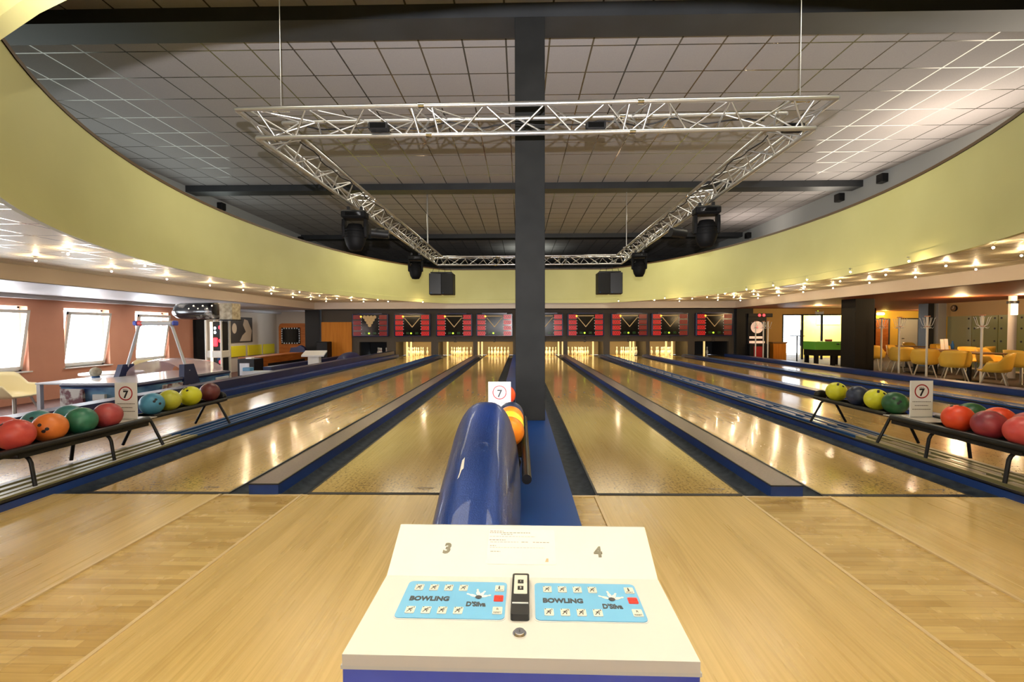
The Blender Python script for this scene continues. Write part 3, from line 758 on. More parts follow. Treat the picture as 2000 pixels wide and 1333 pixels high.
# ================================================================== TRUSS RING
TZ = 3.475
tx, ty0, ty1 = 0.19, 4.66, 14.6
truss = thing('lighting_truss', 'large rectangular aluminium lighting truss hanging inside the oval', 'lighting truss', (tx, (ty0 + ty1) / 2, 0), R(-1.0))
hy = (ty1 - ty0) / 2
def rect(dx, z):
    a, b_ = 3.0 - dx, hy - dx
    return [Vector((-a, -b_, z)), Vector((a, -b_, z)), Vector((a, b_, z)), Vector((-a, b_, z))]
RA, RB, RC = rect(0, TZ), rect(0.135, TZ - 0.235), rect(0.32, TZ)
for s in range(4):
    sec = bpy.data.objects.new('truss_section', None); C.objects.link(sec); sec.parent = truss
    e = (s + 1) % 4
    for q in (RA, RB, RC):
        MB().cyl(q[s], q[e], 0.024, n=10).build('chord', 'alu', sec)
    m = MB()
    L_ = (RC[e] - RC[s]).length; n_ = int(L_ / 0.27)
    def pt(q, u): return q[s].lerp(q[e], u)
    for pair in ((RA, RB), (RB, RC), (RA, RC)):
        for k in range(n_):
            u0 = 0.02 + 0.96 * k / n_; u1 = 0.02 + 0.96 * (k + 1) / n_
            A, B = (pair[0], pair[1]) if k % 2 == 0 else (pair[1], pair[0])
            if pair[0] is RA and pair[1] is RC and k % 2: continue
            m.cyl(pt(A, u0), pt(B, u1), 0.0095, n=6, caps=False)
    for u in (0.035, 0.30, 0.335, 0.665, 0.70, 0.965):
        for A, B in ((RA, RB), (RB, RC), (RA, RC)): m.cyl(pt(A, u), pt(B, u), 0.0105, n=6, caps=False)
    m.build('bracing', 'alu', sec)
    for u in (0.318, 0.682):
        for q in (RA, RB, RC):
            p = pt(q, u); d = (q[e] - q[s]).normalized()
            MB().cyl(p - d * 0.03, p + d * 0.03, 0.031, n=10).build('coupler', 'chrome', sec)
    m = MB(); pts = []
    for k in range(60):
        u = 0.04 + 0.92 * k / 59
        pts.append(pt(RC, u) + Vector((0.02 * math.sin(k * 1.7), 0.03 * math.sin(k * 0.9), -0.035 - 0.05 * abs(math.sin(k * 0.33 + s)))))
    m.tube(pts, 0.008, 5); m.build('cable', 'black', sec)
def tw(x, y, z=0): return truss.matrix_basis @ Vector((x, y, z))
bpy.context.view_layer.update()
# suspension
for lab, x, y, z0, z1, r_, nm in (
        ('thin steel wire holding the near left corner of the truss', -2.45, 4.75, TZ, HC, 0.005, 'suspension_wire'),
        ('thin steel wire holding the near right corner of the truss', 2.78, 4.68, TZ, HC, 0.005, 'suspension_wire'),
        ('slim pale pole carrying the far left part of the truss', -2.62, 13.1, TZ, HC, 0.020, 'suspension_pole'),
        ('slim pale pole carrying the far right part of the truss', 2.95, 12.9, TZ, HC, 0.012, 'suspension_pole')):
    t = thing(nm, lab, 'suspension', (x, y, z0))
    MB().cyl((0, 0, 0), (0, 0, z1 - z0), r_, n=8).build('rod', 'alu', t)
    MB().cyl((0, 0, z1 - z0 - 0.03), (0, 0, z1 - z0), r_ * 4 + 0.02, n=12).build('ceiling_plate', 'alu', t)
    MB().cyl((-0.09, 0, 0), (0.09, 0, 0), 0.014, n=8).build('clamp', 'chrome', t)

# moving heads
def moving_head(loc, rz, label, k=1.0, tilt=0):
    t = thing('moving_head_light', label, 'stage light', loc, rz, 'moving head stage lights'); t.scale = (k,) * 3
    MB().rbox(-0.19, 0.19, -0.12, 0.12, -0.17, -0.04, 0.025).build('base_box', 'stageblack', t)
    MB().box(-0.12, 0.12, -0.122, -0.119, -0.13, -0.08).build('control_panel', 'screen', t)
    for sx_ in (-0.1, 0.1): MB().box(sx_ - 0.02, sx_ + 0.02, -0.025, 0.025, -0.04, 0.03).build('hook_clamp', 'blackm', t)
    for sx_ in (-0.17, 0.17):
        g = MB()
        g.prism([(sx_ - 0.025, -0.06, -0.17), (sx_ - 0.025, 0.06, -0.17), (sx_ - 0.025, 0.075, -0.30), (sx_ - 0.025, 0.05, -0.46), (sx_ - 0.025, -0.05, -0.46), (sx_ - 0.025, -0.075, -0.30)], (0.05, 0, 0))
        g.build('yoke_arm', 'stageblack', t, bevel=0.012)
    MB().lathe([(0.05, -0.24), (0.11, -0.25), (0.15, -0.32), (0.175, -0.42), (0.17, -0.50), (0.145, -0.58), (0.10, -0.655), (0.02, -0.665)], n=24, sx=0.95, sy=0.85).build('lamp_head', 'stageblack', t)
    m = MB()
    for z in (-0.36, -0.40, -0.44, -0.48): m.lathe([(0.172, z), (0.181, z + 0.01), (0.172, z + 0.02)], n=24, sx=0.95, sy=0.85)
    m.build('cooling_fins', 'stageblack', t)
    return t
moving_head((-2.70, 7.55, 3.20), R(4), 'large black moving head light hanging from left side of truss', 1.03)
moving_head((3.0, 7.52, 3.22), R(-6), 'large black moving head light hanging from right side of truss', 1.03)
moving_head((-2.72, 12.0, 3.18), R(8), 'small looking moving head hanging at the far left of truss', 0.98)
moving_head((3.05, 11.9, 3.20), R(-8), 'small looking moving head hanging at the far right of truss', 0.98)
for x, y, lab in ((-2.66, 8.75, 'black can spotlight under left truss, behind the large moving head'), (3.0, 8.85, 'black can spotlight under right truss, behind the large moving head')):
    t = thing('can_light', lab, 'stage light', (x, y, 3.16))
    MB().cyl((-0.15, -0.03, -0.11), (0.15, 0.05, -0.13), 0.085, n=20).build('can', 'black', t)
    MB().cyl((0.15, 0.05, -0.13), (0.156, 0.051, -0.13), 0.078, n=20).build('lens', 'screen', t)
    MB().tube([(-0.12, 0, -0.1), (-0.08, 0, -0.02), (0.08, 0, -0.02), (0.12, 0, -0.12)], 0.01, 6).build('bracket', 'blackm', t)
for x, y, lab in ((-1.45, 4.78, 'small black floodlight inside the front truss, left part'), (0.78, 4.82, 'black floodlight box inside the front truss, right of the pillar'),
                  (2.84, 4.9, 'black lamp inside the right front corner of the truss')):
    t = thing('flood_light', lab, 'stage light', (x, y, 3.27))
    MB().rbox(-0.10, 0.10, -0.05, 0.05, 0.0, 0.075, 0.01).build('housing', 'black', t)
    MB().box(-0.08, 0.08, -0.052, -0.05, 0.012, 0.062).build('lens', 'screen', t)
# hanging loudspeakers
for x, rz, lab in ((-2.45, R(2), 'pair of black loudspeakers hanging left below the far truss'), (2.78, R(-2), 'pair of black loudspeakers hanging right below the far truss')):
    t = thing('hanging_speaker', lab, 'loudspeaker', (x, 14.45, 2.30), rz, 'hanging loudspeakers')
    for s in (-1, 1):
        a = R(-4 * s)
        Tm = Matrix.Translation((0.197 * s, 0, 0)) @ Matrix.Rotation(a, 4, 'Z')
        MB().rbox(-0.19, 0.19, -0.20, 0.20, 0.0, 0.66, 0.015, Tm).build('cabinet', 'black', t)
        MB().box(-0.172, 0.172, -0.208, -0.2, 0.02, 0.64, Tm).build('grille', 'rubber', t)
        MB().box(-0.14, -0.11, -0.211, -0.208, 0.04, 0.06, Tm).build('badge', 'railblue', t)
    MB().box(-0.33, 0.33, -0.17, 0.17, 0.655, 0.70).build('flying_frame', 'blackm', t)
    m = MB()
    for x2 in (-0.30, -0.1, 0.1, 0.30): m.cyl((x2, 0, 0.70), (x2 * 0.8, 0, 0.88), 0.006, n=6)
    m.build('chains', 'blackm', t)
# small speakers on the upper side walls
for side, y, z, w_ in ((1, 11.8, 4.97, .2), (1, 13.35, 4.93, .22), (1, 18.6, 4.92, .24), (-1, 13.95, 4.97, .2), (-1, 19.0, 4.95, .2)):
    x = 9.15 * side
    t = thing('wall_speaker', 'small black speaker on the %s upper wall, %s' % ('right' if side > 0 else 'left', {11.8: 'nearest of three', 13.35: 'middle of three', 18.6: 'farthest of three', 13.95: 'nearer of two', 19.0: 'farther of two'}[y]), 'loudspeaker', (x, y, z))
    MB().rbox(*sorted((0, -side * 0.16)), -w_ / 2, w_ / 2, -0.11, 0.11, 0.012).build('cabinet', 'black', t)
    MB().box(*sorted((-side * 0.16, -side * 0.166)), -w_ / 2 + 0.015, w_ / 2 - 0.015, -0.095, 0.095).build('grille', 'rubber', t)

# ================================================================== MONITORS
def monitor(px, label, dim=False):
    t = thing('score_monitor', label, 'score display', ((px - 1016) / 44.15, 20.28, 1.405), group='score displays over the pits')
    W, H = 0.80, 0.50
    MB().rbox(-W, W, 0, 0.2, -H, H, 0.02).build('cabinet', 'mblue', t)
    MB().box(-0.55, 0.55, -0.02, 0.1, H - 0.02, H + 0.03).build('top_cap', 'mblue', t)
    MB().box(-W + 0.05, W - 0.05, -0.004, 0, -H + 0.04, H - 0.03).build('screen', 'screen', t)
    dg_ = 'digitdim' if dim else 'digit'
    for s in (-1, 1):
        for r_ in range(4):
            zc = 0.355 - r_ * 0.242
            MB().box(s * 0.575 - 0.165, s * 0.575 + 0.165, -0.012, -0.004, zc - 0.088, zc + 0.088).build('digit_block', 'digitdim' if (dim or (px > 1200 and s > 0)) else 'digit', t)
            text('000', 0.20, 'digitd', t, (s * 0.575, -0.0125, zc), (R(90), 0, 0), name='digits', sx=0.95)
    for s in (-1, 1):
        for zc in (0.234, -0.008, -0.25): MB().box(s * 0.575 - 0.17, s * 0.575 + 0.17, -0.008, -0.004, zc - 0.01, zc + 0.01).build('row_bar', 'cap', t)
    if not dim:
        m = MB()
        m.box(-0.36, 0.36, -0.010, -0.004, 0.37, 0.41)
        for s in (-1, 1): m.prism([(s * 0.36, -0.010, 0.32), (s * 0.33, -0.010, 0.33), (0, -0.010, -0.06), (0, -0.010, -0.11)], (0, 0.006, 0))
        m.build('pin_triangle', 'tan', t)
    else:
        for r_, n_ in enumerate((4, 3, 2, 1)):
            for c_ in range(n_):
                xx = (c_ - (n_ - 1) / 2) * 0.15 - 0.02
                MB().cyl((xx, -0.010, 0.36 - r_ * 0.12), (xx, -0.004, 0.36 - r_ * 0.12), 0.078, n=16).build('pin_lamp', 'tan', t)
    MB().cyl((-0.40, -0.016, 0.38), (-0.40, -0.004, 0.38), 0.042, n=14).build('orange_lamp', 'lampo', t)
    MB().cyl((-0.05, -0.016, -0.36), (-0.05, -0.004, -0.36), 0.04, n=14).build('green_lamp', 'lampg', t)
    for s in (-1, 1): text('00', 0.14, 'greend', t, (s * 0.2 - 0.0, -0.009, -0.36), (R(90), 0, 0), name='green_digits')
    m = MB()
    for s in (-1, 1):
        for z in (0.3, 0.18, 0.06, -0.06, -0.18, -0.36): m.box(s * 0.385 - 0.012, s * 0.385 + 0.012, -0.009, -0.004, z - 0.02, z + 0.02)
    m.build('frame_marks', 'palegrey', t)
for i, px in enumerate((723, 805.5, 887.5, 966, 1064, 1143, 1227.5, 1305.5, 1390.5)):
    monitor(px, 'score display with red digits above the pit numbered %d' % i if i else 'dim score display with tan pin triangle above the far left pit', i == 0)

# ================================================================== BALL RACKS
RACKZ = 0.09
def ball_rack(x, dy, label, left0=2.55, kf=1.0):
    t = thing('ball_rack', label, 'ball rack', (x, dy, 0), group='ball racks')
    for s in (-1, 1):
        y0 = left0 if s < 0 else 2.55
        MB().tube([(s * 0.205, y0, 0.385), (s * 0.205, 4.30, 0.385)], 0.028, 12).build('side_bumper', 'rubber', t)
        MB().box(s * 0.185 - 0.008, s * 0.185 + 0.008, 3.2, 4.32, 0.325, 0.362).build('side_bar', 'blackm', t)
        MB().tube([(s * 0.085, 4.5, 0.375), (s * 0.085, 5.62, 0.375)], 0.022, 10).build('far_side_bumper', 'rubber', t)
    MB().box(-0.177, 0.177, 3.2, 4.32, 0.325, 0.335).build('tray', 'blackm', t)
    MB().box(-0.06, 0.06, 4.32, 5.62, 0.345, 0.360).build('far_tray', 'blackm', t)
    MB().box(-0.17, 0.17, 4.08, 4.45, 0.380, 0.386).build('sign_shelf', 'railgrey', t)
    MB().sphere((0, 5.64, 0.405), 0.06, 16, 10, (1.4, 0.6, 1.0)).build('end_stop', 'rubber', t)
    for (y, top, wt, wf) in ((5.5, 0.352, 0.085, 0.21), (4.48, 0.352, 0.085, 0.20), (3.95, 0.318, 0.15, 0.19), (3.30, 0.318, 0.15, 0.19)):
        dz = 0.101; wf *= kf
        pts = [(-wf, y, dz), (-wt - 0.015, y, top - 0.05), (-wt, y, top - 0.02), (-wt + 0.025, y, top), (wt - 0.025, y, top), (wt, y, top - 0.02), (wt + 0.015, y, top - 0.05), (wf, y, dz)]
        MB().tube(pts, 0.0135, 8).build('leg_loop', 'blackm', t)
    return t
ball_rack(3.69, 0.066, 'black ball rack standing on the right ball return track')
ball_rack(-0.17, 0, 'black ball rack behind the blue hood in the centre', 3.22, 0.62)
ball_rack(-3.69, -0.066, 'black ball rack standing on the left ball return track')

def ball_mat(name, c1, c2, rough=0.42, sc_=9):
    m = noisy(M(name, c1, rough), c1, c2, (sc_, sc_, sc_), 4, 0.38, 0.62)
    m.node_tree.nodes['Principled BSDF'].inputs['Coat Weight'].default_value = 0.06
    MAT[name] = m; return name
BM = dict(red=ball_mat('ball_red', (0.50, 0.05, 0.045), (0.58, 0.075, 0.06)), orange=ball_mat('ball_orange', (0.66, 0.17, 0.03), (0.74, 0.21, 0.04)),
          green=ball_mat('ball_green', (0.018, 0.13, 0.075), (0.03, 0.18, 0.11)), teal=ball_mat('ball_teal', (0.03, 0.15, 0.17), (0.05, 0.20, 0.21)),
          rose=ball_mat('ball_rose', (0.35, 0.045, 0.055), (0.43, 0.065, 0.07)), sky=ball_mat('ball_sky', (0.05, 0.21, 0.36), (0.07, 0.27, 0.44)),
          oliv=ball_mat('ball_olive', (0.46, 0.46, 0.03), (0.56, 0.56, 0.06)), yellow=ball_mat('ball_yellow', (0.62, 0.62, 0.02), (0.70, 0.70, 0.03)),
          maroon=ball_mat('ball_maroon', (0.10, 0.016, 0.022), (0.15, 0.03, 0.035)), navy=ball_mat('ball_navy', (0.012, 0.02, 0.05), (0.025, 0.035, 0.08)),
          dgreen=ball_mat('ball_dark_green', (0.01, 0.07, 0.02), (0.02, 0.12, 0.035)), scarlet=ball_mat('ball_scarlet', (0.68, 0.05, 0.012), (0.75, 0.08, 0.02)),
          swirl=ball_mat('ball_swirl', (0.16, 0.015, 0.03), (0.36, 0.04, 0.05), sc_=5), bright=ball_mat('ball_bright_orange', (0.80, 0.20, 0.01), (0.85, 0.25, 0.015)),
          lime=ball_mat('ball_lime', (0.72, 0.72, 0.03), (0.80, 0.80, 0.05)))
BR = 0.108
def ball(x, y, z, col, label, face=None, ex=0):
    o = MB().sphere((0, 0, 0), BR, 32, 20).build('bowling_ball', BM[col])
    o.location = (x, y, z); tag(o, label, 'bowling ball', 'bowling balls on the racks')
    d = Vector(face).normalized() if face else Vector((random.uniform(-1, 1), random.uniform(-1, 1), random.uniform(-0.2, 1))).normalized()
    u = d.orthogonal().normalized(); v = d.cross(u)
    for a, b_ in ((0.115, 0.10), (-0.115, 0.10), (0.0, -0.42)):
        p = (d + u * a + v * b_).normalized()
        MB().cyl(p * (BR - 0.004), p * (BR + 0.0006), 0.0125, n=14).build('finger_hole', 'ink', o)
    return o
zb = 0.490
for x, y, c, l in ((-3.58, 3.25, 'red', 'bright red ball at the left edge, front row of left rack'), (-3.58, 3.49, 'orange', 'orange ball with two finger holes on the left rack'),
                   (-3.58, 3.74, 'green', 'green ball between orange and rose balls on the left rack'), (-3.58, 3.98, 'rose', 'dusky red ball just left of the left sign'),
                   (-3.80, 3.36, 'red', 'red ball in the back row at the left edge'), (-3.80, 3.61, 'teal', 'teal ball behind the orange ball'),
                   (-3.80, 3.86, 'teal', 'teal ball half hidden behind the green ball, left rack'),
                   (-3.69, 4.60, 'sky', 'light blue ball just right of the left sign'), (-3.69, 4.83, 'oliv', 'dull yellow ball between light blue and bright yellow balls'),
                   (-3.69, 5.14, 'yellow', 'bright yellow ball beside the maroon ball, left rack'), (-3.69, 5.46, 'maroon', 'dark maroon ball at the far end of the left rack'),
                   (3.69, 5.36, 'yellow', 'yellow ball at the far end of the right rack'), (3.69, 5.02, 'navy', 'dark blue ball between two yellow balls'),
                   (3.69, 4.76, 'yellow', 'yellow ball between dark blue and green balls'), (3.69, 4.52, 'dgreen', 'dark green ball just left of the right sign'),
                   (3.58, 3.75, 'scarlet', 'orange red ball just right of the right sign'), (3.58, 3.50, 'swirl', 'wine red swirled ball in the front row of the right rack'),
                   (3.58, 3.26, 'red', 'red ball at the right edge, front row of right rack'), (3.80, 3.86, 'dgreen', 'green ball peeking out behind the orange red ball'),
                   (3.80, 3.64, 'scarlet', 'orange red ball behind the swirled wine ball'), (3.80, 3.42, 'rose', 'red ball in the back row at the right edge'),
                   (-0.08, 3.31, 'bright', 'nearest orange ball beside the blue hood'), (-0.08, 3.53, 'lime', 'yellow ball showing as a crescent beside the blue hood'),
                   (-0.08, 3.75, 'bright', 'farther orange ball behind the yellow one, beside the hood'), (-0.08, 3.98, 'navy', 'dark blue ball behind the orange balls at the hood'),
                   (-0.16, 5.14, 'scarlet', 'red ball half hidden behind the central sign')):
    z_ = 0.485
    ball(x, y + 0.018 * x, z_, c, l, {'orange': (0.42, -0.75, 0.05), 'yellow': (-0.1, -0.5, 0.75)}.get(c))

# signs
sg0 = None
for x, lab in ((3.755, 'white card sign with red ring and 7 on the right rack'), (-0.194, 'white card sign with red ring and 7 above the blue hood'), (-3.69, 'white card sign with red ring and 7 on the left rack')):
    if sg0 is None:
        sg0 = t = thing('card_sign', lab, 'sign', (x, 4.30 + 0.018 * x, 0.3865), 0, 'signs on the ball racks')
        MB().box(-0.105, 0.105, -0.002, 0.004, 0.0, 0.345).build('acrylic_holder', 'acrylic', t)
        MB().box(-0.10, 0.10, -0.004, -0.002, 0.012, 0.335).build('card', 'paper', t)
        MB().box(-0.105, 0.105, -0.002, 0.09, 0.0, 0.005).build('holder_foot', 'acrylic', t)
        g = [[Vector((math.cos(2 * PI * i / 40) * r_, -0.0046, 0.245 + math.sin(2 * PI * i / 40) * r_)) for i in range(40)] for r_ in (0.056, 0.067)]
        MB().surf(g, False, True).build('red_ring', 'signred', t)
        text('7', 0.095, 'ink', t, (0.0, -0.005, 0.232), (R(90), 0, 0), name='numeral', bold=0.03)
        text('MAX.', 0.020, 'greyink', t, (0, -0.005, 0.278), (R(90), 0, 0), name='small_caption')
        m = MB()
        for z, hw in ((0.148, 0.085), (0.112, 0.062), (0.076, 0.085)):
            x_ = -hw
            while x_ < hw:
                wd = 0.006 + 0.011 * random.random(); m.box(x_, min(hw, x_ + wd), -0.0046, -0.004, z - 0.003, z + 0.003); x_ += wd + 0.003
        m.build('text_lines', 'greyink', t)
    else: dup(sg0, (x, 4.30 + 0.018 * x, 0.3865), 0, lab)

# ================================================================== HOOD
t = thing('ball_return_hood', 'glossy blue rounded ball return hood behind the console', 'ball return hood', (-0.232, 0, 0.0))
def interp(x, pts):
    for (a, u), (b_, v) in zip(pts, pts[1:]):
        if a <= x <= b_:
            q = (x - a) / (b_ - a); return u + (v - u) * q
    return pts[-1][1]
HP = [(1.72, 0.10), (1.80, 0.20), (1.92, 0.29), (2.1, 0.39), (2.3, 0.485), (2.5, 0.56), (2.7, 0.625), (2.9, 0.69), (3.03, 0.725), (3.12, 0.732), (3.18, 0.715)]
WP = [(1.72, 0.10), (1.80, 0.16), (1.92, 0.188), (2.1, 0.214), (2.4, 0.224), (2.98, 0.235), (3.12, 0.22), (3.18, 0.18)]
g = []
for i in range(33):
    y = 1.72 + 1.46 * i / 32; H_ = interp(y, HP); W_ = interp(y, WP); row = []
    for k in range(33):
        a = PI * k / 32; c, s = math.cos(a), math.sin(a)
        row.append(Vector((W_ * math.copysign(abs(c) ** 0.72, c), y, max(0.0905, H_ * max(0, s) ** 0.66))))
    g.append(row)
hd = MB().surf(g); hd.poly(g[-1][::-1]); hd.poly(g[0])
hd.build('hood_shell', 'hood', t)
m = MB().prism([(-0.10, 3.185, 0.42), (0.14, 3.185, 0.42), (0.14, 3.185, 0.60), (-0.10, 3.185, 0.60)], (0, 0.01, 0)); m.build('ball_opening', 'black', t)
m = MB()  # worn paint
for q in (((-0.08, 2.34), (-0.062, 2.36), (-0.066, 2.45), (-0.078, 2.43)), ((-0.086, 2.29), (-0.078, 2.30), (-0.07, 2.36), (-0.078, 2.35))):
    pts = []
    for x, y in q:
        H_ = interp(y, HP); W_ = interp(y, WP)
        c = math.copysign((abs(x) / W_) ** (1 / 0.72), x); pts.append(Vector((x, y, H_ * math.sqrt(1 - c * c) ** 0.66 + 0.002)))
    m.poly(pts)
m.build('chipped_paint', 'paper', t)

# ================================================================== CONSOLE
t = thing('control_console', 'cream and blue two-lane control console in the foreground, numbered 3 and 4', 'control console', (0.0, 0.88, 0), R(-0.9))
hw = 0.275
yN, zN, yK, zK, yT, zT = -0.186, 0.720, 0.043, 0.7205, 0.149, 0.7805
prof_c = [(yN, zN), (yK, zK), (yT, zT), (yT + 0.012, zT - 0.004), (yT + 0.012, zT - 0.03), (yK, zK - 0.018), (yN - 0.0, zN - 0.018)]
def cp(x, y, z): return Vector((x, y, z))
m = MB().prism([(-hw, a, b_) for a, b_ in prof_c], (2 * hw, 0, 0))
m.build('console_top', 'cream', t)
MB().rbox(-hw - 0.002, hw + 0.002, yN + 0.004, yT + 0.008, -0.0 + 0.001, zN - 0.019, 0.004).build('console_body', 'bluebody', t)
MB().box(-hw - 0.003, hw + 0.003, yN + 0.001, yN + 0.01, zN - 0.0245, zN - 0.0185).build('body_seam', 'palegrey', t)
aL = math.atan2(zK - zN, yK - yN); aU = math.atan2(zT - zK, yT - yK)
ML = Matrix.Translation((0, yN, zN)) @ Matrix.Rotation(aL, 4, 'X')
MU = Matrix.Translation((0, yK, zK)) @ Matrix.Rotation(aU, 4, 'X')
def pnl(nm, mat, x0, x1, y0, y1, z0, z1, Mx, par=None, rr=0.0, n=4):
    pts = []
    if rr:
        for cx_, cy_, a0 in ((x1 - rr, y1 - rr, 0), (x0 + rr, y1 - rr, 90), (x0 + rr, y0 + rr, 180), (x1 - rr, y0 + rr, 270)):
            for k in range(n + 1):
                a = R(a0 + 90 * k / n); pts.append(Mx @ Vector((cx_ + rr * math.cos(a), cy_ + rr * math.sin(a), z0)))
    else: pts = [Mx @ Vector(q) for q in ((x0, y0, z0), (x1, y0, z0), (x1, y1, z0), (x0, y1, z0))]
    ext = (Mx.to_3x3() @ Vector((0, 0, z1 - z0)))
    return MB().prism(pts, ext).build(nm, mat, par or t)
def ltext(s, size, mat, x, y, z, Mx, par=None, **k):
    o = text(s, size, mat, par or t, (0, 0, 0), **k); o.matrix_local = Mx @ Matrix.Translation((x, y, z)); return o
D0 = -yN  # panel coordinates: distance from the front edge
def keypad(x0, x1, y0, y1):
    base = pnl('keypad', 'key', x0, x1, y0, y1, 0.0, 0.002, ML, rr=0.009)
    pnl('keypad_rim', 'palegrey', x0 - 0.002, x1 + 0.002, y0 - 0.002, y1 + 0.002, 0.0, 0.0008, ML, base, rr=0.010)
    W_ = x1 - x0; H_ = y1 - y0
    def key(u, v, w_, h_, mat='keywhite'):
        return pnl('key', mat, x0 + u * W_ - w_ / 2, x0 + u * W_ + w_ / 2, y0 + v * H_ - h_ / 2, y0 + v * H_ + h_ / 2, 0.002, 0.0034, ML, base, rr=0.0016, n=2)
    kw, kh = 0.0165, 0.0195
    zt = 0.0036
    for r_ in range(2):
        for c_ in range(4):
            u = 0.125 + 0.148 * c_; v = 0.80 if r_ == 0 else 0.185
            key(u, v, kw, kh)
            cx_, cy_ = x0 + u * W_, y0 + v * H_
            ltext(str(1 + c_ + 4 * r_), 0.006, 'ink', cx_ + 0.0055, cy_ + 0.0065, zt, ML, base, name='key_number', extrude=0.0001)
            m = MB()
            def seg(a, b_, w2=0.0008):
                A = Vector((cx_ + a[0], cy_ + a[1], zt)); B = Vector((cx_ + b_[0], cy_ + b_[1], zt)); n2 = (B - A).cross(Vector((0, 0, 1))).normalized() * w2
                m.poly([ML @ (A - n2), ML @ (A + n2), ML @ (B + n2), ML @ (B - n2)])
            seg((-0.005, -0.0065), (-0.002, -0.0015)); seg((-0.002, -0.0015), (0.002, -0.0015)); seg((0.002, -0.0015), (0.002, -0.0065))
            seg((-0.002, -0.0015), (0.001, 0.003), 0.0012); seg((0.001, 0.003), (0.004, 0.0)); seg((0.001, 0.003), (-0.004, 0.0015))
            m.poly([ML @ Vector((cx_ + 0.0025 + 0.0014 * math.cos(a), cy_ + 0.0048 + 0.0016 * math.sin(a), zt)) for a in (0, 1.05, 2.1, 3.15, 4.2, 5.25)])
            m.poly([ML @ Vector((cx_ - 0.0062 + 0.0012 * math.cos(a), cy_ + 0.0080 + 0.0014 * math.sin(a), zt)) for a in (0, 1.05, 2.1, 3.15, 4.2, 5.25)])
            m.build('bowler_icon', 'ink', base)
    ltext('BOWLING', 0.0185, 'ink', x0 + 0.265 * W_, y0 + 0.49 * H_, 0.0022, ML, base, name='lettering', bold=0.05, extrude=0.0002, sx=0.86)
    ltext("D'Silva", 0.0185, 'ink', x0 + 0.72 * W_, y0 + 0.36 * H_, 0.0022, ML, base, name='lettering', bold=0.045, extrude=0.0002, sx=0.72)
    bx, by = x0 + 0.735 * W_, y0 + 0.55 * H_
    for ang, L_ in ((18, 0.024), (62, 0.023), (100, 0.027), (155, 0.026)):
        a = R(ang); d = Vector((math.cos(a), math.sin(a), 0)); u = Vector((-d.y, d.x, 0)); P = []
        pf = ((0.25, 0.0022), (0.45, 0.0036), (0.62, 0.0030), (0.76, 0.0014), (0.88, 0.0022), (1.0, 0.0014))
        for q, r_ in pf: P.append(Vector((bx, by, 0.0024)) + d * (L_ * q) + u * r_)
        for q, r_ in pf[::-1]: P.append(Vector((bx, by, 0.0024)) + d * (L_ * q) - u * r_)
        MB().poly([ML @ p for p in P]).build('pin_emblem', 'paper', base)
    MB().poly([ML @ Vector((bx + 0.0062 * math.cos(R(a)), by + 0.0055 * math.sin(R(a)), 0.0028)) for a in range(0, 360, 20)]).build('ball_emblem', 'ink', base)
    key(0.93, 0.80, 0.0175, 0.0195); key(0.93, 0.52, 0.0175, 0.018, 'red'); key(0.93, 0.20, 0.0175, 0.0205)
    ltext('PLAY', 0.0055, 'ink', x0 + 0.93 * W_, y0 + 0.80 * H_ - 0.007, zt, ML, base, name='lettering', extrude=0.0001)
    m = MB(); cx_, cy_ = x0 + 0.925 * W_, y0 + 0.80 * H_
    m.poly([ML @ Vector((cx_ + a, cy_ + b_, zt)) for a, b_ in ((-0.0008, 0.008), (0.0008, 0.008), (0.0014, 0.003), (0.0018, 0), (0.0012, -0.004), (-0.0012, -0.004), (-0.0018, 0), (-0.0014, 0.003))])
    m.build('pin_icon', 'ink', base)
    ltext('STOP', 0.0062, 'ink', x0 + 0.93 * W_, y0 + 0.52 * H_, zt, ML, base, name='lettering', extrude=0.0001)
    ltext('R', 0.008, 'ink', x0 + 0.93 * W_, y0 + 0.20 * H_ + 0.003, zt, ML, base, name='lettering', extrude=0.0001)
    ltext('RESET', 0.0052, 'ink', x0 + 0.93 * W_, y0 + 0.20 * H_ - 0.0065, zt, ML, base, name='lettering', extrude=0.0001)
keypad(-0.221, -0.027, 0.090, 0.206)
keypad(0.027, 0.221, 0.090, 0.206)
rd = pnl('card_reader', 'black', -0.0165, 0.0165, 0.089, 0.222, 0.0, 0.012, ML, rr=0.005)
pnl('reader_label', 'keywhite', -0.0125, 0.0125, 0.150, 0.214, 0.012, 0.0128, ML, rd, rr=0.002)
for yy, n_ in ((0.190, '1'), (0.168, '2')):
    pnl('reader_button', 'pillar', -0.0055, 0.0055, yy - 0.006, yy + 0.006, 0.0128, 0.0136, ML, rd)
    ltext(n_, 0.008, 'paper', 0, yy, 0.0138, ML, rd, name='button_number', extrude=0.0001)
pnl('reader_slot', 'palegrey', -0.0145, 0.0145, 0.119, 0.1225, 0.012, 0.0132, ML, rd)
for r_, z0, z1, mt in ((0.0115, 0, 0.003, 'chrome'), (0.0085, 0.003, 0.0065, 'chrome')):
    MB().cyl(ML @ Vector((0, 0.054, z0)), ML @ Vector((0, 0.054, z1)), r_, n=24).build('key_lock', mt, t)
pnl('key_slot', 'ink', -0.0008, 0.0008, 0.050, 0.058, 0.0065, 0.0067, ML)
ltext('3', 0.032, 'goldink', -0.161, 0.062, 0.0004, MU, name='lane_number', bold=0.05, extrude=0.0003, shear=0.15)
ltext('4', 0.032, 'goldink', 0.163, 0.058, 0.0004, MU, name='lane_number', bold=0.05, extrude=0.0003)
pp = pnl('instruction_sheet', 'paper', -0.073, 0.073, 0.028, 0.112, 0.0, 0.0006, MU, rr=0.004)
m = MB()
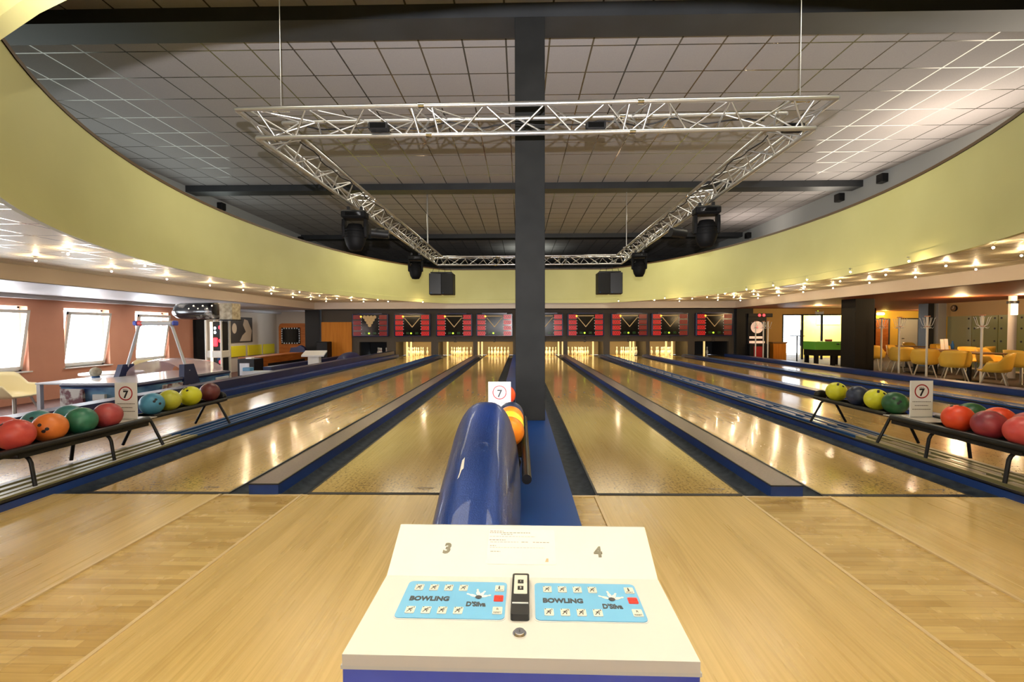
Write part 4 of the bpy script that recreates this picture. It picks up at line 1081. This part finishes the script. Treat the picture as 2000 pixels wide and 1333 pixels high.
for yy, x0_, x1_, h_ in ((0.106, -0.070, -0.040, 0.0016), (0.102, -0.070, 0.02, 0.0016), (0.098, -0.045, -0.02, 0.0014), (0.093, -0.070, 0.03, 0.0008), (0.084, -0.070, -0.035, 0.0016), (0.079, -0.068, -0.005, 0.0009), (0.079, 0.0, 0.015, 0.0014), (0.079, 0.025, 0.06, 0.0014), (0.070, -0.068, -0.055, 0.0014), (0.066, -0.068, 0.05, 0.0007), (0.056, -0.066, -0.045, 0.0014)):
    x_ = x0_
    while x_ < x1_:
        wd = 0.003 + 0.004 * random.random()
        m.poly([MU @ Vector(q) for q in ((x_, yy, 0.0008), (min(x1_, x_ + wd), yy, 0.0008), (min(x1_, x_ + wd), yy + h_, 0.0008), (x_, yy + h_, 0.0008))]); x_ += wd + 0.0016
m.build('print_lines', 'greyink', pp)
MB().poly([MU @ Vector(q) for q in ((0.050, 0.034, 0.0008), (0.057, 0.034, 0.0008), (0.057, 0.042, 0.0008), (0.053, 0.042, 0.0008))]).build('print_mark', 'orange', pp)
# ================================================================== ARCADE (left)
FZ = -0.55
# air hockey table
t = thing('air_hockey_table', 'blue air hockey table with printed sides and overhead scoring arch', 'air hockey table', (-7.70, 9.6, FZ))
W, L_ = 0.735, 1.36; zt = 0.80
def frustum(m, x, y, z0, z1, k0=0.86):
    P = [(-x * k0, -y * k0, z0), (x * k0, -y * k0, z0), (x * k0, y * k0, z0), (-x * k0, y * k0, z0), (-x, -y, z1), (x, -y, z1), (x, y, z1), (-x, y, z1)]
    return m.add(P, [(3, 2, 1, 0), (4, 5, 6, 7), (0, 1, 5, 4), (1, 2, 6, 5), (2, 3, 7, 6), (3, 0, 4, 7)])
frustum(MB(), W - 0.02, L_ - 0.02, 0.30, 0.74, 0.93).build('printed_apron', 'tealb', t)
frustum(MB(), W * 0.85, L_ * 0.85, 0.0, 0.30, 0.92).build('plinth', 'bluelow', t)
m = MB().rbox(-W, W, -L_, L_, 0.72, zt, 0.03); m.build('table_rim', 'bluelow', t)
MB().rbox(-W + 0.09, W - 0.09, -L_ + 0.09, L_ - 0.09, 0.795, 0.803, 0.003).build('playing_surface', 'ice', t)
for (x, y) in ((-W + 0.04, -L_ - 0.0), (W - 0.25, -L_), ):
    pass
MB().box(-W + 0.03, -W + 0.45, -L_ - 0.004, -L_ + 0.05, 0.36, 0.70).build('printed_corner', 'mosaic', t)
MB().box(W - 0.05, W + 0.003, -0.75, -0.02, 0.40, 0.70).build('printed_corner', 'mosaic', t)
MB().box(-0.10, 0.12, -L_ - 0.006, -L_ + 0.05, 0.49, 0.60).build('warning_plate', 'keywhite', t)
MB().rbox(W - 0.03, W + 0.006, L_ - 0.55, L_ - 0.1, 0.45, 0.68, 0.01).build('side_panel', 'palegrey', t)
# clear dome over the far half
g = []
for i in range(13):
    a = PI * i / 12; g.append([Vector((-(W - 0.12) * math.cos(a), y, 0.80 + 0.36 * math.sin(a) * s_)) for y, s_ in ((-0.05, 0.9), (0.3, 1.0), (0.8, 0.95), (1.25, 0.75))])
MB().surf(g).build('tinted_dome', 'violet', t)
for s in (-1, 1):
    br = MB().prism([(s * (W - 0.08), -0.24, 0.64), (s * (W - 0.08), 0.24, 0.64), (s * (W - 0.14), 0.14, 1.05), (s * (W - 0.14), -0.14, 1.05)], (s * 0.11, 0, 0)).build('arch_bracket', 'bluelow', t)
    MB().box(s * (W - 0.06) - 0.03, s * (W - 0.06) + 0.05, -0.03, 0.0, 0.78, 0.93).build('bracket_badge', 'palegrey', br)
    MB().tube([(s * (W - 0.09), 0, 0.95), (s * 0.36, 0, 1.84), (s * 0.30, 0, 1.90)], 0.028, 10).build('arch_tube', 'palegrey', t)
MB().rbox(-0.36, 0.40, -0.07, 0.07, 1.87, 1.965, 0.03).build('score_bar', 'palegrey', t)
MB().rbox(-0.44, -0.35, -0.072, 0.072, 1.865, 1.97, 0.02).build('bar_end', 'bluebody', t)
MB().rbox(-0.35, -0.24, -0.073, 0.073, 1.868, 1.967, 0.02).build('red_band', 'red', t)
MB().rbox(0.40, 0.45, -0.072, 0.072, 1.865, 1.97, 0.02).build('bar_end', 'bluebody', t)

# boxing / strength machine
t = thing('strength_tester_machine', 'tall lit arcade strength tester with white posts and red lamps', 'arcade machine', (-8.66, 13.05, FZ)); t.scale = (0.66, 0.66, 1)
m = MB()
for x, y in ((-0.33, -0.28), (0.33, -0.28), (0.33, 0.28), (-0.33, 0.28)): m.rbox(x - 0.035, x + 0.035, y - 0.035, y + 0.035, 0, 2.05, 0.01)
m.build('white_posts', 'white', t)
MB().rbox(-0.20, 0.30, -0.2, 0.25, 0.0, 2.0, 0.02).build('cabinet', 'black', t)
MB().box(-0.14, -0.06, -0.30, -0.24, 0.3, 2.0).build('light_column', 'lampw', t)
MB().rbox(-0.34, 0.34, -0.30, 0.26, 0.98, 1.18, 0.02).build('white_collar', 'white', t)
for z in (1.84, 1.46, 0.86): MB().sphere((0.24, -0.24, z), 0.05, 12, 8).build('red_lamp', 'ledr', t)
for z in (1.82, 1.70): MB().sphere((0.03, -0.23, z), 0.045, 12, 8).build('white_lamp', 'ledb', t)
MB().rbox(-0.04, 0.13, -0.26, -0.19, 1.30, 1.55, 0.02).build('red_pad', 'ledr', t)
MB().lathe([(0.11, 0), (0.13, 0.02), (0.11, 0.05), (0.06, 0.07)], (-0.02, -0.24, 0.55), 16, Matrix.Rotation(R(90), 3, 'X')).build('speaker_ring', 'white', t)
MB().box(0.1, 0.26, -0.215, -0.2, 0.9, 1.05).build('blue_label', 'railblue', t)
t = thing('capsule_display', 'big black and silver capsule shaped display on top of the strength tester', 'display', (-9.1, 12.95, 1.515))
Tm = Matrix.Rotation(R(90), 4, 'Y')
g = MB().lathe([(0.001, -0.72), (0.12, -0.70), (0.20, -0.62), (0.235, -0.50), (0.24, 0.0), (0.24, 0.50)], (0, 0, 0.24), 24, Matrix.Rotation(R(90), 3, 'Y'))
g.build('capsule_body', 'capsule', t)
MB().lathe([(0.09, -0.735), (0.09, -0.66)], (0, 0, 0.2), 16, Matrix.Rotation(R(90), 3, 'Y')).build('end_lamp', 'ledb', t)
m = MB()
for k in range(6): m.sphere((-0.15 + 0.13 * k, -0.22, 0.30 + 0.08 * (k % 2)), 0.02, 8, 6)
m.build('small_lamps', 'lampw', t)
t = thing('stone_look_box', 'speckled beige square box beside the capsule display', 'box', (-8.2, 13.0, 1.51))
MB().rbox(-0.24, 0.12, -0.2, 0.2, 0.0, 0.46, 0.01).build('box_body', 'stone', t)
MB().box(-0.26, 0.14, -0.22, 0.22, -0.03, 0.0).build('base_plate', 'blackm', t)

# pale table, cup, chairs
t = thing('side_table', 'pale grey table by the windows, left of the air hockey table', 'table', (-9.0, 9.55, FZ))
MB().rbox(-0.42, 0.42, -0.8, 0.8, 0.715, 0.75, 0.008).build('table_top', 'palegrey', t)
for x, y in ((-0.37, -0.75), (0.37, -0.75), (0.37, 0.75), (-0.37, 0.75)): MB().box(x - 0.035, x + 0.035, y - 0.035, y + 0.035, 0, 0.716).build('leg', 'palegrey', t)
t = thing('mirror_ball', 'small mottled grey globe on the pale table', 'ornament', (-9.15, 9.75, FZ + 0.75))
MB().cyl((0, 0, 0), (0, 0, 0.03), 0.07, n=16).build('base', 'railblue', t)
MB().sphere((0, 0, 0.12), 0.105, 18, 12).build('globe', 'stone', t)
t = thing('side_table', 'second pale table behind, with a rounded white top near the windows', 'table', (-10.0, 11.1, FZ))
MB().cyl((0, 0, 0.70), (0, 0, 0.74), 0.62, n=40).build('table_top', 'white', t)
MB().cyl((0, 0, 0.02), (0, 0, 0.70), 0.04, n=12).build('column', 'palegrey', t)
MB().cyl((0, 0, 0), (0, 0, 0.025), 0.28, n=24).build('foot', 'palegrey', t)

def shell_chair(name, label, shell, legm='legm'):
    t = thing(name, label, 'chair', (0, 0, 0), 0, 'shell armchairs')
    NA = 32; rows = []
    def rim(a):   # a = 0 at the back
        b = abs(a)
        if b < 0.8: return 0.83 - 0.02 * b * b
        if b < 1.45: q = (b - 0.8) / 0.65; q = q * q * (3 - 2 * q); return 0.817 * (1 - q) + 0.625 * q
        if b < 1.95: return 0.625
        q = min(1, (b - 1.95) / 0.42); q = q * q * (3 - 2 * q); return 0.625 * (1 - q) + 0.44 * q
    for j in range(9):
        v = j / 8; row = []
        for i in range(NA + 1):
            a = -PI + 2 * PI * i / NA
            rz_ = rim(a); h = rz_ - 0.40
            rb = 0.15; rt = 0.285 + 0.02 * math.cos(a)
            if v < 0.35:
                q = v / 0.35; r_ = 0.02 + (0.235 - 0.02) * q; z = 0.425 - 0.02 * (1 - q) ** 0.5 + 0.0
            else:
                q = (v - 0.35) / 0.65; r_ = 0.235 + (rt - 0.235) * (q ** 0.6); z = 0.425 + (rz_ - 0.425) * q
            row.append(Vector((r_ * math.sin(a) * 1.05, r_ * math.cos(a) * 1.0 + 0.02, z)))
        rows.append(row)
    MB().surf(rows).build('shell', shell, t, thick=0.022)
    MB().cyl((0, 0.01, 0.405), (0, 0.01, 0.435), 0.205, n=28).build('seat_pad', shell, t)
    for x, y in ((-1, -1), (1, -1), (1, 1), (-1, 1)):
        MB().cyl((x * 0.14, y * 0.13 + 0.01, 0.40), (x * 0.245, y * 0.235 + 0.01, 0.0), 0.017, 0.012, 10).build('leg', legm, t)
    return t
ch = shell_chair('shell_chair', 'cream shell armchair at the left edge, in front of the pale table', 'chairc')
ch.location = (-9.82, 8.75, FZ); ch.rotation_euler = (0, 0, R(92)); ch.scale = (1.16,) * 3
dup(ch, (-10.15, 12.2, FZ), R(20), 'cream shell armchair below the second window, only its back showing')

# left wall pictures and panels (things on the x = -12 wall)
t = thing('wall_poster', 'large dark sepia poster of a pale figure on the beige wall', 'poster', (WX + 0.001, 19.35, 0.68))
MB().box(0, 0.03, -0.95, 1.05, 0.0, 1.08).build('poster_print', 'poster', t)
MB().prism([(0.032, 0.1, 0.05), (0.032, 0.9, 0.05), (0.032, 1.0, 0.5), (0.032, 0.7, 0.95), (0.032, 0.45, 1.0), (0.032, 0.35, 0.75), (0.032, 0.55, 0.45), (0.032, 0.3, 0.3)], (0.001, 0, 0)).build('pale_figure', 'skin', t)
MB().prism([(0.032, 0.1 * math.cos(a) * 1.6 - 0.25, 0.6 + 0.22 * math.sin(a)) for a in [k * PI / 8 for k in range(16)]], (0.001, 0, 0)).build('pale_face', 'skin', t)
for i, (a, b_) in enumerate(((18.85, 19.85), (20.04, 21.1), (21.26, 22.2))):
    t = thing('acoustic_panel', 'yellow rectangular wall panel, %s of three under the poster wall' % ('left', 'middle', 'right')[i], 'wall panel', (WX + 0.001, (a + b_) / 2, 0.08), 0, 'yellow wall panels')
    MB().rbox(0, 0.05, -(b_ - a) / 2, (b_ - a) / 2, 0.0, 0.46, 0.012).build('panel_face', 'yellowp', t)
# cherry counter and cabinet
t = thing('wooden_counter', 'long cherry wood counter along the beige wall', 'counter', (-9.6, 18.1, FZ))
MB().box(-0.25, 0.25, -2.1, 2.1, 0.0, 0.76).build('counter_body', 'cherry', t)
MB().box(-0.29, 0.29, -2.14, 2.14, 0.76, 0.80).build('counter_top', 'cherry', t)
MB().box(0.25, 0.262, -1.2, 1.7, 0.36, 0.52).build('dark_recess', 'black', t)
t = thing('wooden_cabinet', 'tall cherry wood cabinet with rounded top around a dark screen', 'cabinet', (-10.1, 20.9, FZ))
m = MB().prism([(-0.95, 0, 0), (0.93, 0, 0), (0.93, 0, 2.04), (0.10, 0, 2.06), (-0.80, 0, 2.06), (-0.90, 0, 2.02), (-0.95, 0, 1.9)], (0, 0.4, 0)); m.build('cabinet_body', 'cherry', t)
sc1 = MB().box(-0.82, 0.05, -0.03, 0.0, 1.12, 1.86).build('dart_screen', 'screen', t)
m = MB(); random.seed(3)
for k in range(26):
    a = 2 * PI * k / 26; x = -0.385 + 0.40 * max(-1, min(1, 1.3 * math.cos(a))); z = 1.49 + 0.34 * max(-1, min(1, 1.3 * math.sin(a)))
    m.rbox(x - 0.02, x + 0.02, -0.045, -0.03, z - 0.03, z + 0.03, 0.005)
m.build('screen_sparkles', 'palegrey', sc1)
MB().box(0.62, 0.80, -0.012, 0, 1.25, 1.76).build('yellow_notice', 'yellowp', t)
t = thing('desk_lamp_shade', 'dark blue trapezoid shade standing on the cherry counter', 'shade', (-9.55, 19.6, FZ + 0.80))
m = MB(); frustum(m, 0.36, 0.16, 0.0, 0.26, 1.0); m = MB().prism([(-0.36, 0, 0), (0.36, 0, 0), (0.26, 0, 0.20), (0.1, 0, 0.30), (-0.05, 0, 0.22), (-0.30, 0, 0.2)], (0, 0.2, 0)); m.build('shade_body', 'bluelow', t)
t = thing('black_machine', 'low black coin machine with grey front, between strength tester and counter', 'machine', (-8.95, 15.1, FZ))
MB().rbox(-0.28, 0.28, -0.25, 0.3, 0.0, 0.82, 0.02).build('machine_body', 'black', t)
MB().box(-0.2, 0.12, -0.262, -0.25, 0.28, 0.68).build('grey_front', 'palegrey', t)
MB().box(-0.03, 0.15, -0.2, -0.02, 0.82, 0.86).build('paper_stack', 'paper', t)
t = thing('door_panel', 'plain orange teak panel left of the pit wall', 'panel', (-8.18, 20.44, FZ))
MB().box(-0.70, 0.66, -0.02, 0.035, 0.0, 2.10).build('teak_board', 'teak', t)
t = thing('black_cabinet', 'black cabinet between the dark pillar and the teak panel', 'cabinet', (-8.6, 20.0, FZ))
MB().rbox(-0.24, 0.24, -0.2, 0.3, 0, 1.24, 0.02).build('cabinet_body', 'black', t)
# childrens lane console, hood, bench
t = thing('lane_console', 'small cream lane console with a sloped top behind the navy partition', 'control console', (-6.62, 14.7, 0.0), R(8))
MB().rbox(-0.17, 0.17, -0.12, 0.14, 0.0, 0.42, 0.01).build('pedestal', 'cream', t)
MB().prism([(-0.34, -0.22, 0.36), (-0.34, 0.2, 0.50), (-0.34, 0.2, 0.54), (-0.34, -0.22, 0.41)], (0.68, 0, 0)).build('sloped_top', 'cream', t)
t = thing('ball_return_hood', 'small dark navy hood on the far partition', 'ball return hood', (-5.95, 15.9, 0.14))
g = []
for i in range(13):
    a = PI * i / 12; g.append([Vector((0.16 * math.copysign(abs(math.cos(b_ * PI / 10)) ** 0.8, math.cos(b_ * PI / 10)), -0.8 * math.cos(a), 0.30 * math.sin(a) ** 0.6 * math.sin(b_ * PI / 10))) for b_ in range(11)])
MB().surf(g).build('hood_shell', 'bluelow', t)
t = thing('foul_bench', 'pale strip with a light blue block at the start of the far left lane', 'bench', (-7.0, 13.2, FZ))
MB().box(-1.0, 0.7, -0.1, 0.1, 0, 0.58).build('bench_body', 'palegrey', t)
MB().rbox(-1.0, -0.78, -0.1, 0.1, 0.58, 0.68, 0.01).build('blue_block', 'sky_block' if 'sky_block' in MAT else 'key', t)

# ================================================================== DINING SIDE (right)
RZ = -0.15
cy = shell_chair('shell_chair', 'nearest yellow armchair, rightmost of the front row beside the rightmost coat rack', 'chairy')
def T(px, y): return atY(px, 643, y).x
cy.location = (T(1942, 10.25), 10.25, RZ); cy.rotation_euler = (0, 0, R(222))
CH = [(1866, 11.5, 145, 'yellow armchair, second from the right in the front row, back to the lanes'),
      (1808, 12.45, 140, 'yellow armchair, third from the right in the front row'),
      (1762, 13.7, 142, 'yellow armchair at the left end of the front row, behind the second coat rack'),
      (1709, 15.0, 120, 'yellow armchair half hidden beside the thick black pillar'),
      (1938, 12.6, 20, 'yellow armchair across the table from the nearest one'),
      (1902, 13.35, -10, 'yellow armchair in the middle of the far row, facing the lanes'),
      (1858, 14.5, 10, 'yellow armchair left of the middle in the far row'),
      (1842, 15.7, -15, 'yellow armchair behind the menu holders'),
      (1785, 17.5, 10, 'yellow armchair far back by the grey door'),
      (1757, 14.9, 30, 'yellow armchair behind the left end of the front row'),
      (1915, 14.1, 200, 'dark looking yellow armchair between the back tables'),
      (1805, 18.6, 180, 'farthest yellow armchair near the grey post'),
      (1998, 11.5, 90, 'yellow armchair cut off by the right edge')]
for px, y, rz, lab in CH:
    x = T(px, y)
    dup(cy, (x, y, RZ), R(rz), lab)
def table(x, y, w_, d, label):
    t = thing('dining_table', label, 'table', (x, y, RZ), R(-5), 'brown dining tables')
    MB().rbox(-w_, w_, -d, d, 0.72, 0.75, 0.008).build('table_top', 'tabletop', t)
    for s in (-1, 1) if d > 0.7 else (0,):
        MB().cyl((0, s * d * 0.55, 0.02), (0, s * d * 0.55, 0.72), 0.045, n=12).build('column', 'black', t)
        MB().cyl((0, s * d * 0.55, 0), (0, s * d * 0.55, 0.025), 0.25, n=20).build('foot', 'black', t)
table(T(1895, 12.1), 12.1, 0.36, 0.70, 'brown table between the nearest armchair and the far row')
table(T(1808, 14.1), 14.1, 0.36, 0.72, 'brown table with menu holders')
table(T(1772, 16.3), 16.3, 0.4, 0.45, 'brown table farthest back on the left')
for px, y, lab in ((1840, 13.5, 'left pale menu card standing on the brown table'), (1848, 13.7, 'right pale menu card standing on the brown table')):
    t = thing('menu_holder', lab, 'menu card', (T(px, y), y, RZ + 0.75), R(15))
    MB().prism([(-0.07, -0.03, 0), (0.07, -0.03, 0), (0.07, 0, 0.30), (-0.07, 0, 0.30)], (0, 0.006, 0)).build('card', 'paper', t)
    MB().box(-0.07, 0.07, -0.03, 0.05, 0, 0.005).build('card_foot', 'paper', t)
t = thing('blue_bottle', 'small blue bottle on the brown table right of the menus', 'bottle', (T(1861, 13.6), 13.6, RZ + 0.75))
MB().lathe([(0.035, 0), (0.04, 0.02), (0.04, 0.14), (0.015, 0.19), (0.015, 0.24)], n=16).build('bottle_body', 'railblue', t)
# coat racks
cr = None
for px, y, lab in ((1918, 10.95, 'white coat rack pole nearest the right edge'), (1811, 11.75, 'white coat rack pole left of the right card sign'),
                   (1757, 12.9, 'thin white coat rack pole in front of the grey door'), (1722, 13.9, 'white coat rack pole just right of the thick black pillar'),
                   (1476, 19.2, 'pale coat rack pole in front of the dart machine'), (1491, 19.72, 'pale coat rack pole just right of the dart machine'), (1500, 18.9, 'pale coat rack pole between the dart machine and the glass doors')):
    if cr is None:
        cr = t = thing('coat_rack', lab, 'coat rack', (T(px, y), y, RZ), 0, 'white coat racks')
        MB().cyl((0, 0, 0.02), (0, 0, 1.66), 0.024, n=14).build('pole', 'white', t)
        MB().lathe([(0.15, 0), (0.14, 0.015), (0.05, 0.03)], n=24).build('foot', 'white', t)
        MB().cyl((0, 0, 1.655), (0, 0, 1.68), 0.06, n=14).build('cap', 'orange', t)
        MB().cyl((0, 0, 1.40), (0, 0, 1.42), 0.045, n=14).build('hook_ring', 'orange', t)
        for k in range(6):
            a = 2 * PI * k / 6; c, s = math.cos(a), math.sin(a)
            MB().tube([(0.03 * c, 0.03 * s, 1.41), (0.09 * c, 0.09 * s, 1.44), (0.14 * c, 0.14 * s, 1.61), (0.155 * c, 0.155 * s, 1.63)], 0.0055, 6).build('hook', 'acrylic', t)
            MB().tube([(0.03 * c, 0.03 * s, 1.41), (0.10 * c, 0.10 * s, 1.36), (0.12 * c, 0.12 * s, 1.40)], 0.005, 6).build('hook', 'acrylic', t)
    else: dup(cr, (T(px, y), y, RZ), random.uniform(0, 1), lab)
# frosted partition along x = 15
t = thing('glass_partition', 'frosted greenish glass partition behind the dining tables', 'partition', (15.0, 0, RZ))
for i, (a, b_, mt) in enumerate(((13.02, 13.95, 'frost2'), (13.97, 14.75, 'frost'), (14.77, 15.6, 'frost'), (15.62, 16.48, 'frost2'))):
    MB().box(0.02, 0.035, a, b_, 0.02, 1.77).build('glass_panel', mt, t)
m = MB()
for a in (13.98, 14.76, 15.61):
    for z in (0.35, 0.95, 1.35, 1.68): m.cyl((0.015, a - 0.1, z), (0.04, a - 0.1, z), 0.03, n=10); m.cyl((0.015, a + 0.1, z), (0.04, a + 0.1, z), 0.03, n=10)
m.build('glass_fixings', 'black', t)
MB().box(-0.02, 0.05, 13.02, 16.48, 0.0, 0.05).build('bottom_rail', 'tan', t)
t = thing('glass_partition', 'frosted green glass wall at the far right edge with white stickers', 'partition', (14.98, 0, RZ))
MB().box(0.0, 0.015, 9.5, 12.95, 0.05, 1.45).build('glass_panel', 'frost2', t)
MB().box(-0.01, 0.0, 12.2, 12.45, 1.20, 1.32).build('sticker', 'paper', t)
MB().box(-0.01, 0.0, 12.3, 12.75, 0.95, 1.05).build('sticker', 'paper', t)
t = thing('lit_column', 'round white column with a glowing lamp at its top, right edge', 'column', (13.35, 12.75, RZ))
MB().cyl((0, 0, 0), (0, 0, 2.235), 0.085, n=24).build('shaft', 'soffit', t)
MB().cyl((0.0, -0.03, 1.72), (0.0, -0.03, 2.02), 0.08, n=24).build('lit_band', 'lampw', t)
MB().cyl((0, 0, 2.03), (0, 0, 2.10), 0.12, n=24).build('black_collar', 'black', t)
light('POINT', 'column_light', (13.25, 12.45, 2.0), 14, (1.0, 0.75, 0.42), size=0.06)
t = thing('wall_clock', 'round dark wall clock on the ochre wall over the partition', 'clock', (15.0 - 0.001, 16.2, 1.90))
MB().cyl((0, 0, 0), (-0.04, 0, 0), 0.11, n=28).build('clock_rim', 'black', t)
MB().cyl((-0.04, 0, 0), (-0.044, 0, 0), 0.085, n=28).build('dial', 'tabletop', t)
MB().box(-0.048, -0.044, -0.004, 0.004, 0, 0.07).box(-0.048, -0.044, 0, 0.05, -0.004, 0.004).build('hands', 'paper', t)
# grey door and brown door on the dining back wall
d = struct('door_2', (T(1775, 23.95), 23.95, RZ))
MB().box(-0.50, 0.50, 0, 0.05, 0, 1.88).build('door_frame', 'beam', d)
MB().box(-0.43, 0.43, -0.02, 0.03, 0, 1.82).build('door_leaf', 'upper', d)
MB().tube([(-0.36, -0.03, 0.85), (-0.36, -0.06, 0.85), (-0.26, -0.06, 0.85)], 0.012, 6).build('door_handle', 'black', d)
d = struct('door_3', (T(1722, 23.95), 23.95, RZ))
MB().box(-0.5, 0.42, 0, 0.05, 0, 1.86).build('door_frame', 'beam', d)
MB().box(-0.42, 0.32, -0.02, 0.03, 0, 1.80).build('door_leaf', 'cherry', d)
t = thing('wall_lamp', 'glowing wall lamp on the yellow wall beside the thick pillar', 'wall lamp', (T(1719, 23.9), 23.9, 1.95))
MB().rbox(-0.16, 0.16, -0.1, 0.08, -0.07, 0.07, 0.03).build('shade', 'lampw', t)
light('POINT', 'wall_lamp_light', (T(1719, 23.9), 23.6, 1.9), 25, (1.0, 0.70, 0.15), size=0.08)
# dining lights
for x, y, e in ((11.6, 9.0, 70), (12.2, 13.0, 80), (17.5, 19.0, 120), (11.5, 18.0, 55), (19.5, 22.3, 100), (12.0, 5.0, 50)):
    light('POINT', 'dining_light', (x, y, 1.95), e, (1.0, 0.70, 0.34), size=0.1)
# glass doors
d = struct('door_1', (0, 20.5, RZ))
xs = [T(1529, 20.5), T(1568, 20.5), T(1606, 20.5), T(1648, 20.5)]
m = MB()
for x in xs: m.box(x - 0.03, x + 0.03, 0.0, 0.08, 0, 1.94)
m.box(xs[0] - 0.03, xs[-1] + 0.03, 0.0, 0.08, 1.94, 1.99); m.build('door_frame', 'pillar', d)
for a, b_ in zip(xs, xs[1:]): MB().box(a + 0.03, b_ - 0.03, 0.035, 0.045, 0.02, 1.94).build('glass_leaf', 'pane', d)
MB().box(12.3, 12.34, -0.06, 0.0, 0.6, 1.3).build('pull_handle', 'black', d)
MB().box(12.95, 13.30, -0.05, 0.0, 1.99, 2.12).build('door_sensor', 'soffit', d)
t = thing('corridor_notice', 'white framed notice on the yellow corridor wall behind the glass doors', 'notice', (T(1618, 21.69), 21.69, 1.40))
MB().box(-0.55, 0.50, -0.02, 0, 0, 0.36).build('frame', 'paper', t)
MB().box(-0.5, 0.2, -0.024, -0.02, 0.05, 0.31).build('print', 'beige', t)
t = thing('high_stand', 'thin black stand with a small square top in front of the glass doors', 'stand', (T(1557, 18.6), 18.6, RZ))
MB().cyl((0, 0, 0.02), (0, 0, 1.05), 0.025, n=10).build('post', 'black', t)
MB().box(-0.2, 0.2, -0.18, 0.18, 1.05, 1.08).build('small_top', 'black', t)
MB().cyl((0, 0, 0), (0, 0, 0.02), 0.2, n=20).build('foot', 'black', t)
# foosball
t = thing('foosball_table', 'green foosball table with black legs in front of the glass doors', 'foosball table', (T(1612, 17.4), 17.4, RZ))
MB().rbox(-0.60, 0.68, -0.36, 0.36, 0.58, 0.88, 0.01).build('green_body', 'green', t)
MB().box(-0.58, 0.66, -0.34, 0.34, 0.36, 0.58).build('black_apron', 'black', t)
for x, y in ((-0.5, -0.28), (0.1, -0.28), (0.58, -0.28), (-0.5, 0.28), (0.58, 0.28)): MB().box(x - 0.06, x + 0.06, y - 0.05, y + 0.05, 0, 0.37).build('leg', 'black', t)
for k in range(4): MB().cyl((0.1 + 0.14 * k, -0.52, 0.80), (0.1 + 0.14 * k, 0.42, 0.80), 0.01, n=8).build('rod', 'chrome', t)
for k in range(4): MB().cyl((0.1 + 0.14 * k, -0.60, 0.80), (0.1 + 0.14 * k, -0.50, 0.80), 0.022, n=10).build('rod_handle', 'black', t)
MB().rbox(0.05, 0.2, -0.1, 0.1, 0.88, 0.96, 0.01).build('pink_box', 'rose_box' if 'rose_box' in MAT else 'ball_rose', t)
# dart machine
t = thing('dart_machine', 'electronic dart machine with a lit round board and red display on top', 'arcade machine', (T(1478, 20.25), 20.26, RZ))
MB().rbox(-0.42, 0.38, -0.1, 0.22, 0.62, 1.95, 0.02).build('cabinet_top', 'black', t)
MB().rbox(-0.42, 0.42, -0.28, 0.22, 0.0, 0.70, 0.02).build('cabinet_base', 'black', t)
MB().cyl((-0.04, -0.10, 1.42), (-0.04, -0.125, 1.42), 0.26, n=32).build('dart_board', 'boardlit', t)
MB().cyl((-0.04, -0.125, 1.42), (-0.04, -0.13, 1.42), 0.035, n=16).build('bull', 'ledr', t)
m = MB()
for k in range(20):
    a = 2 * PI * k / 20 + 0.1; m.box(-0.002, 0.002, -0.128, -0.125, 0.05, 0.25, Matrix.Translation((-0.04, 0, 1.42)) @ Matrix.Rotation(a, 4, 'Y'))
m.build('board_wires', 'black', t)
MB().rbox(-0.42, 0.62, -0.13, 0.0, 1.86, 2.02, 0.01).build('display_box', 'black', t)
for x in (0.05, 0.24): MB().cyl((x, -0.13, 1.94), (x, -0.14, 1.94), 0.06, n=14).build('red_digit', 'ledr', t)
for z in (0.98, 0.78): MB().rbox(-0.36, 0.20, -0.30 if z < 0.9 else -0.12, -0.08, z - 0.05, z + 0.05, 0.01).build('lit_shelf', 'boardlit', t)
MB().box(-0.25, 0.1, -0.29, -0.28, 0.1, 0.6).build('red_front', 'signred', t)
t = thing('waste_bin', 'brown box shaped bin between dart machine and glass doors', 'bin', (T(1520, 20.2), 20.2, RZ))
MB().rbox(-0.28, 0.28, -0.15, 0.2, 0, 0.72, 0.01).build('bin_body', 'teak', t)
MB().rbox(-0.31, 0.31, -0.18, 0.23, 0.72, 0.78, 0.01).build('bin_lid', 'tabletop', t)
t = thing('emergency_light', 'small wall light with a green dot above the glass doors', 'emergency light', (T(1602, 20.4), 20.5, 1.98))
MB().rbox(-0.14, 0.14, -0.06, 0, -0.04, 0.04, 0.01).build('housing', 'ochre', t)
MB().sphere((-0.09, -0.07, 0), 0.02, 10, 8).build('green_dot', 'lampg', t)
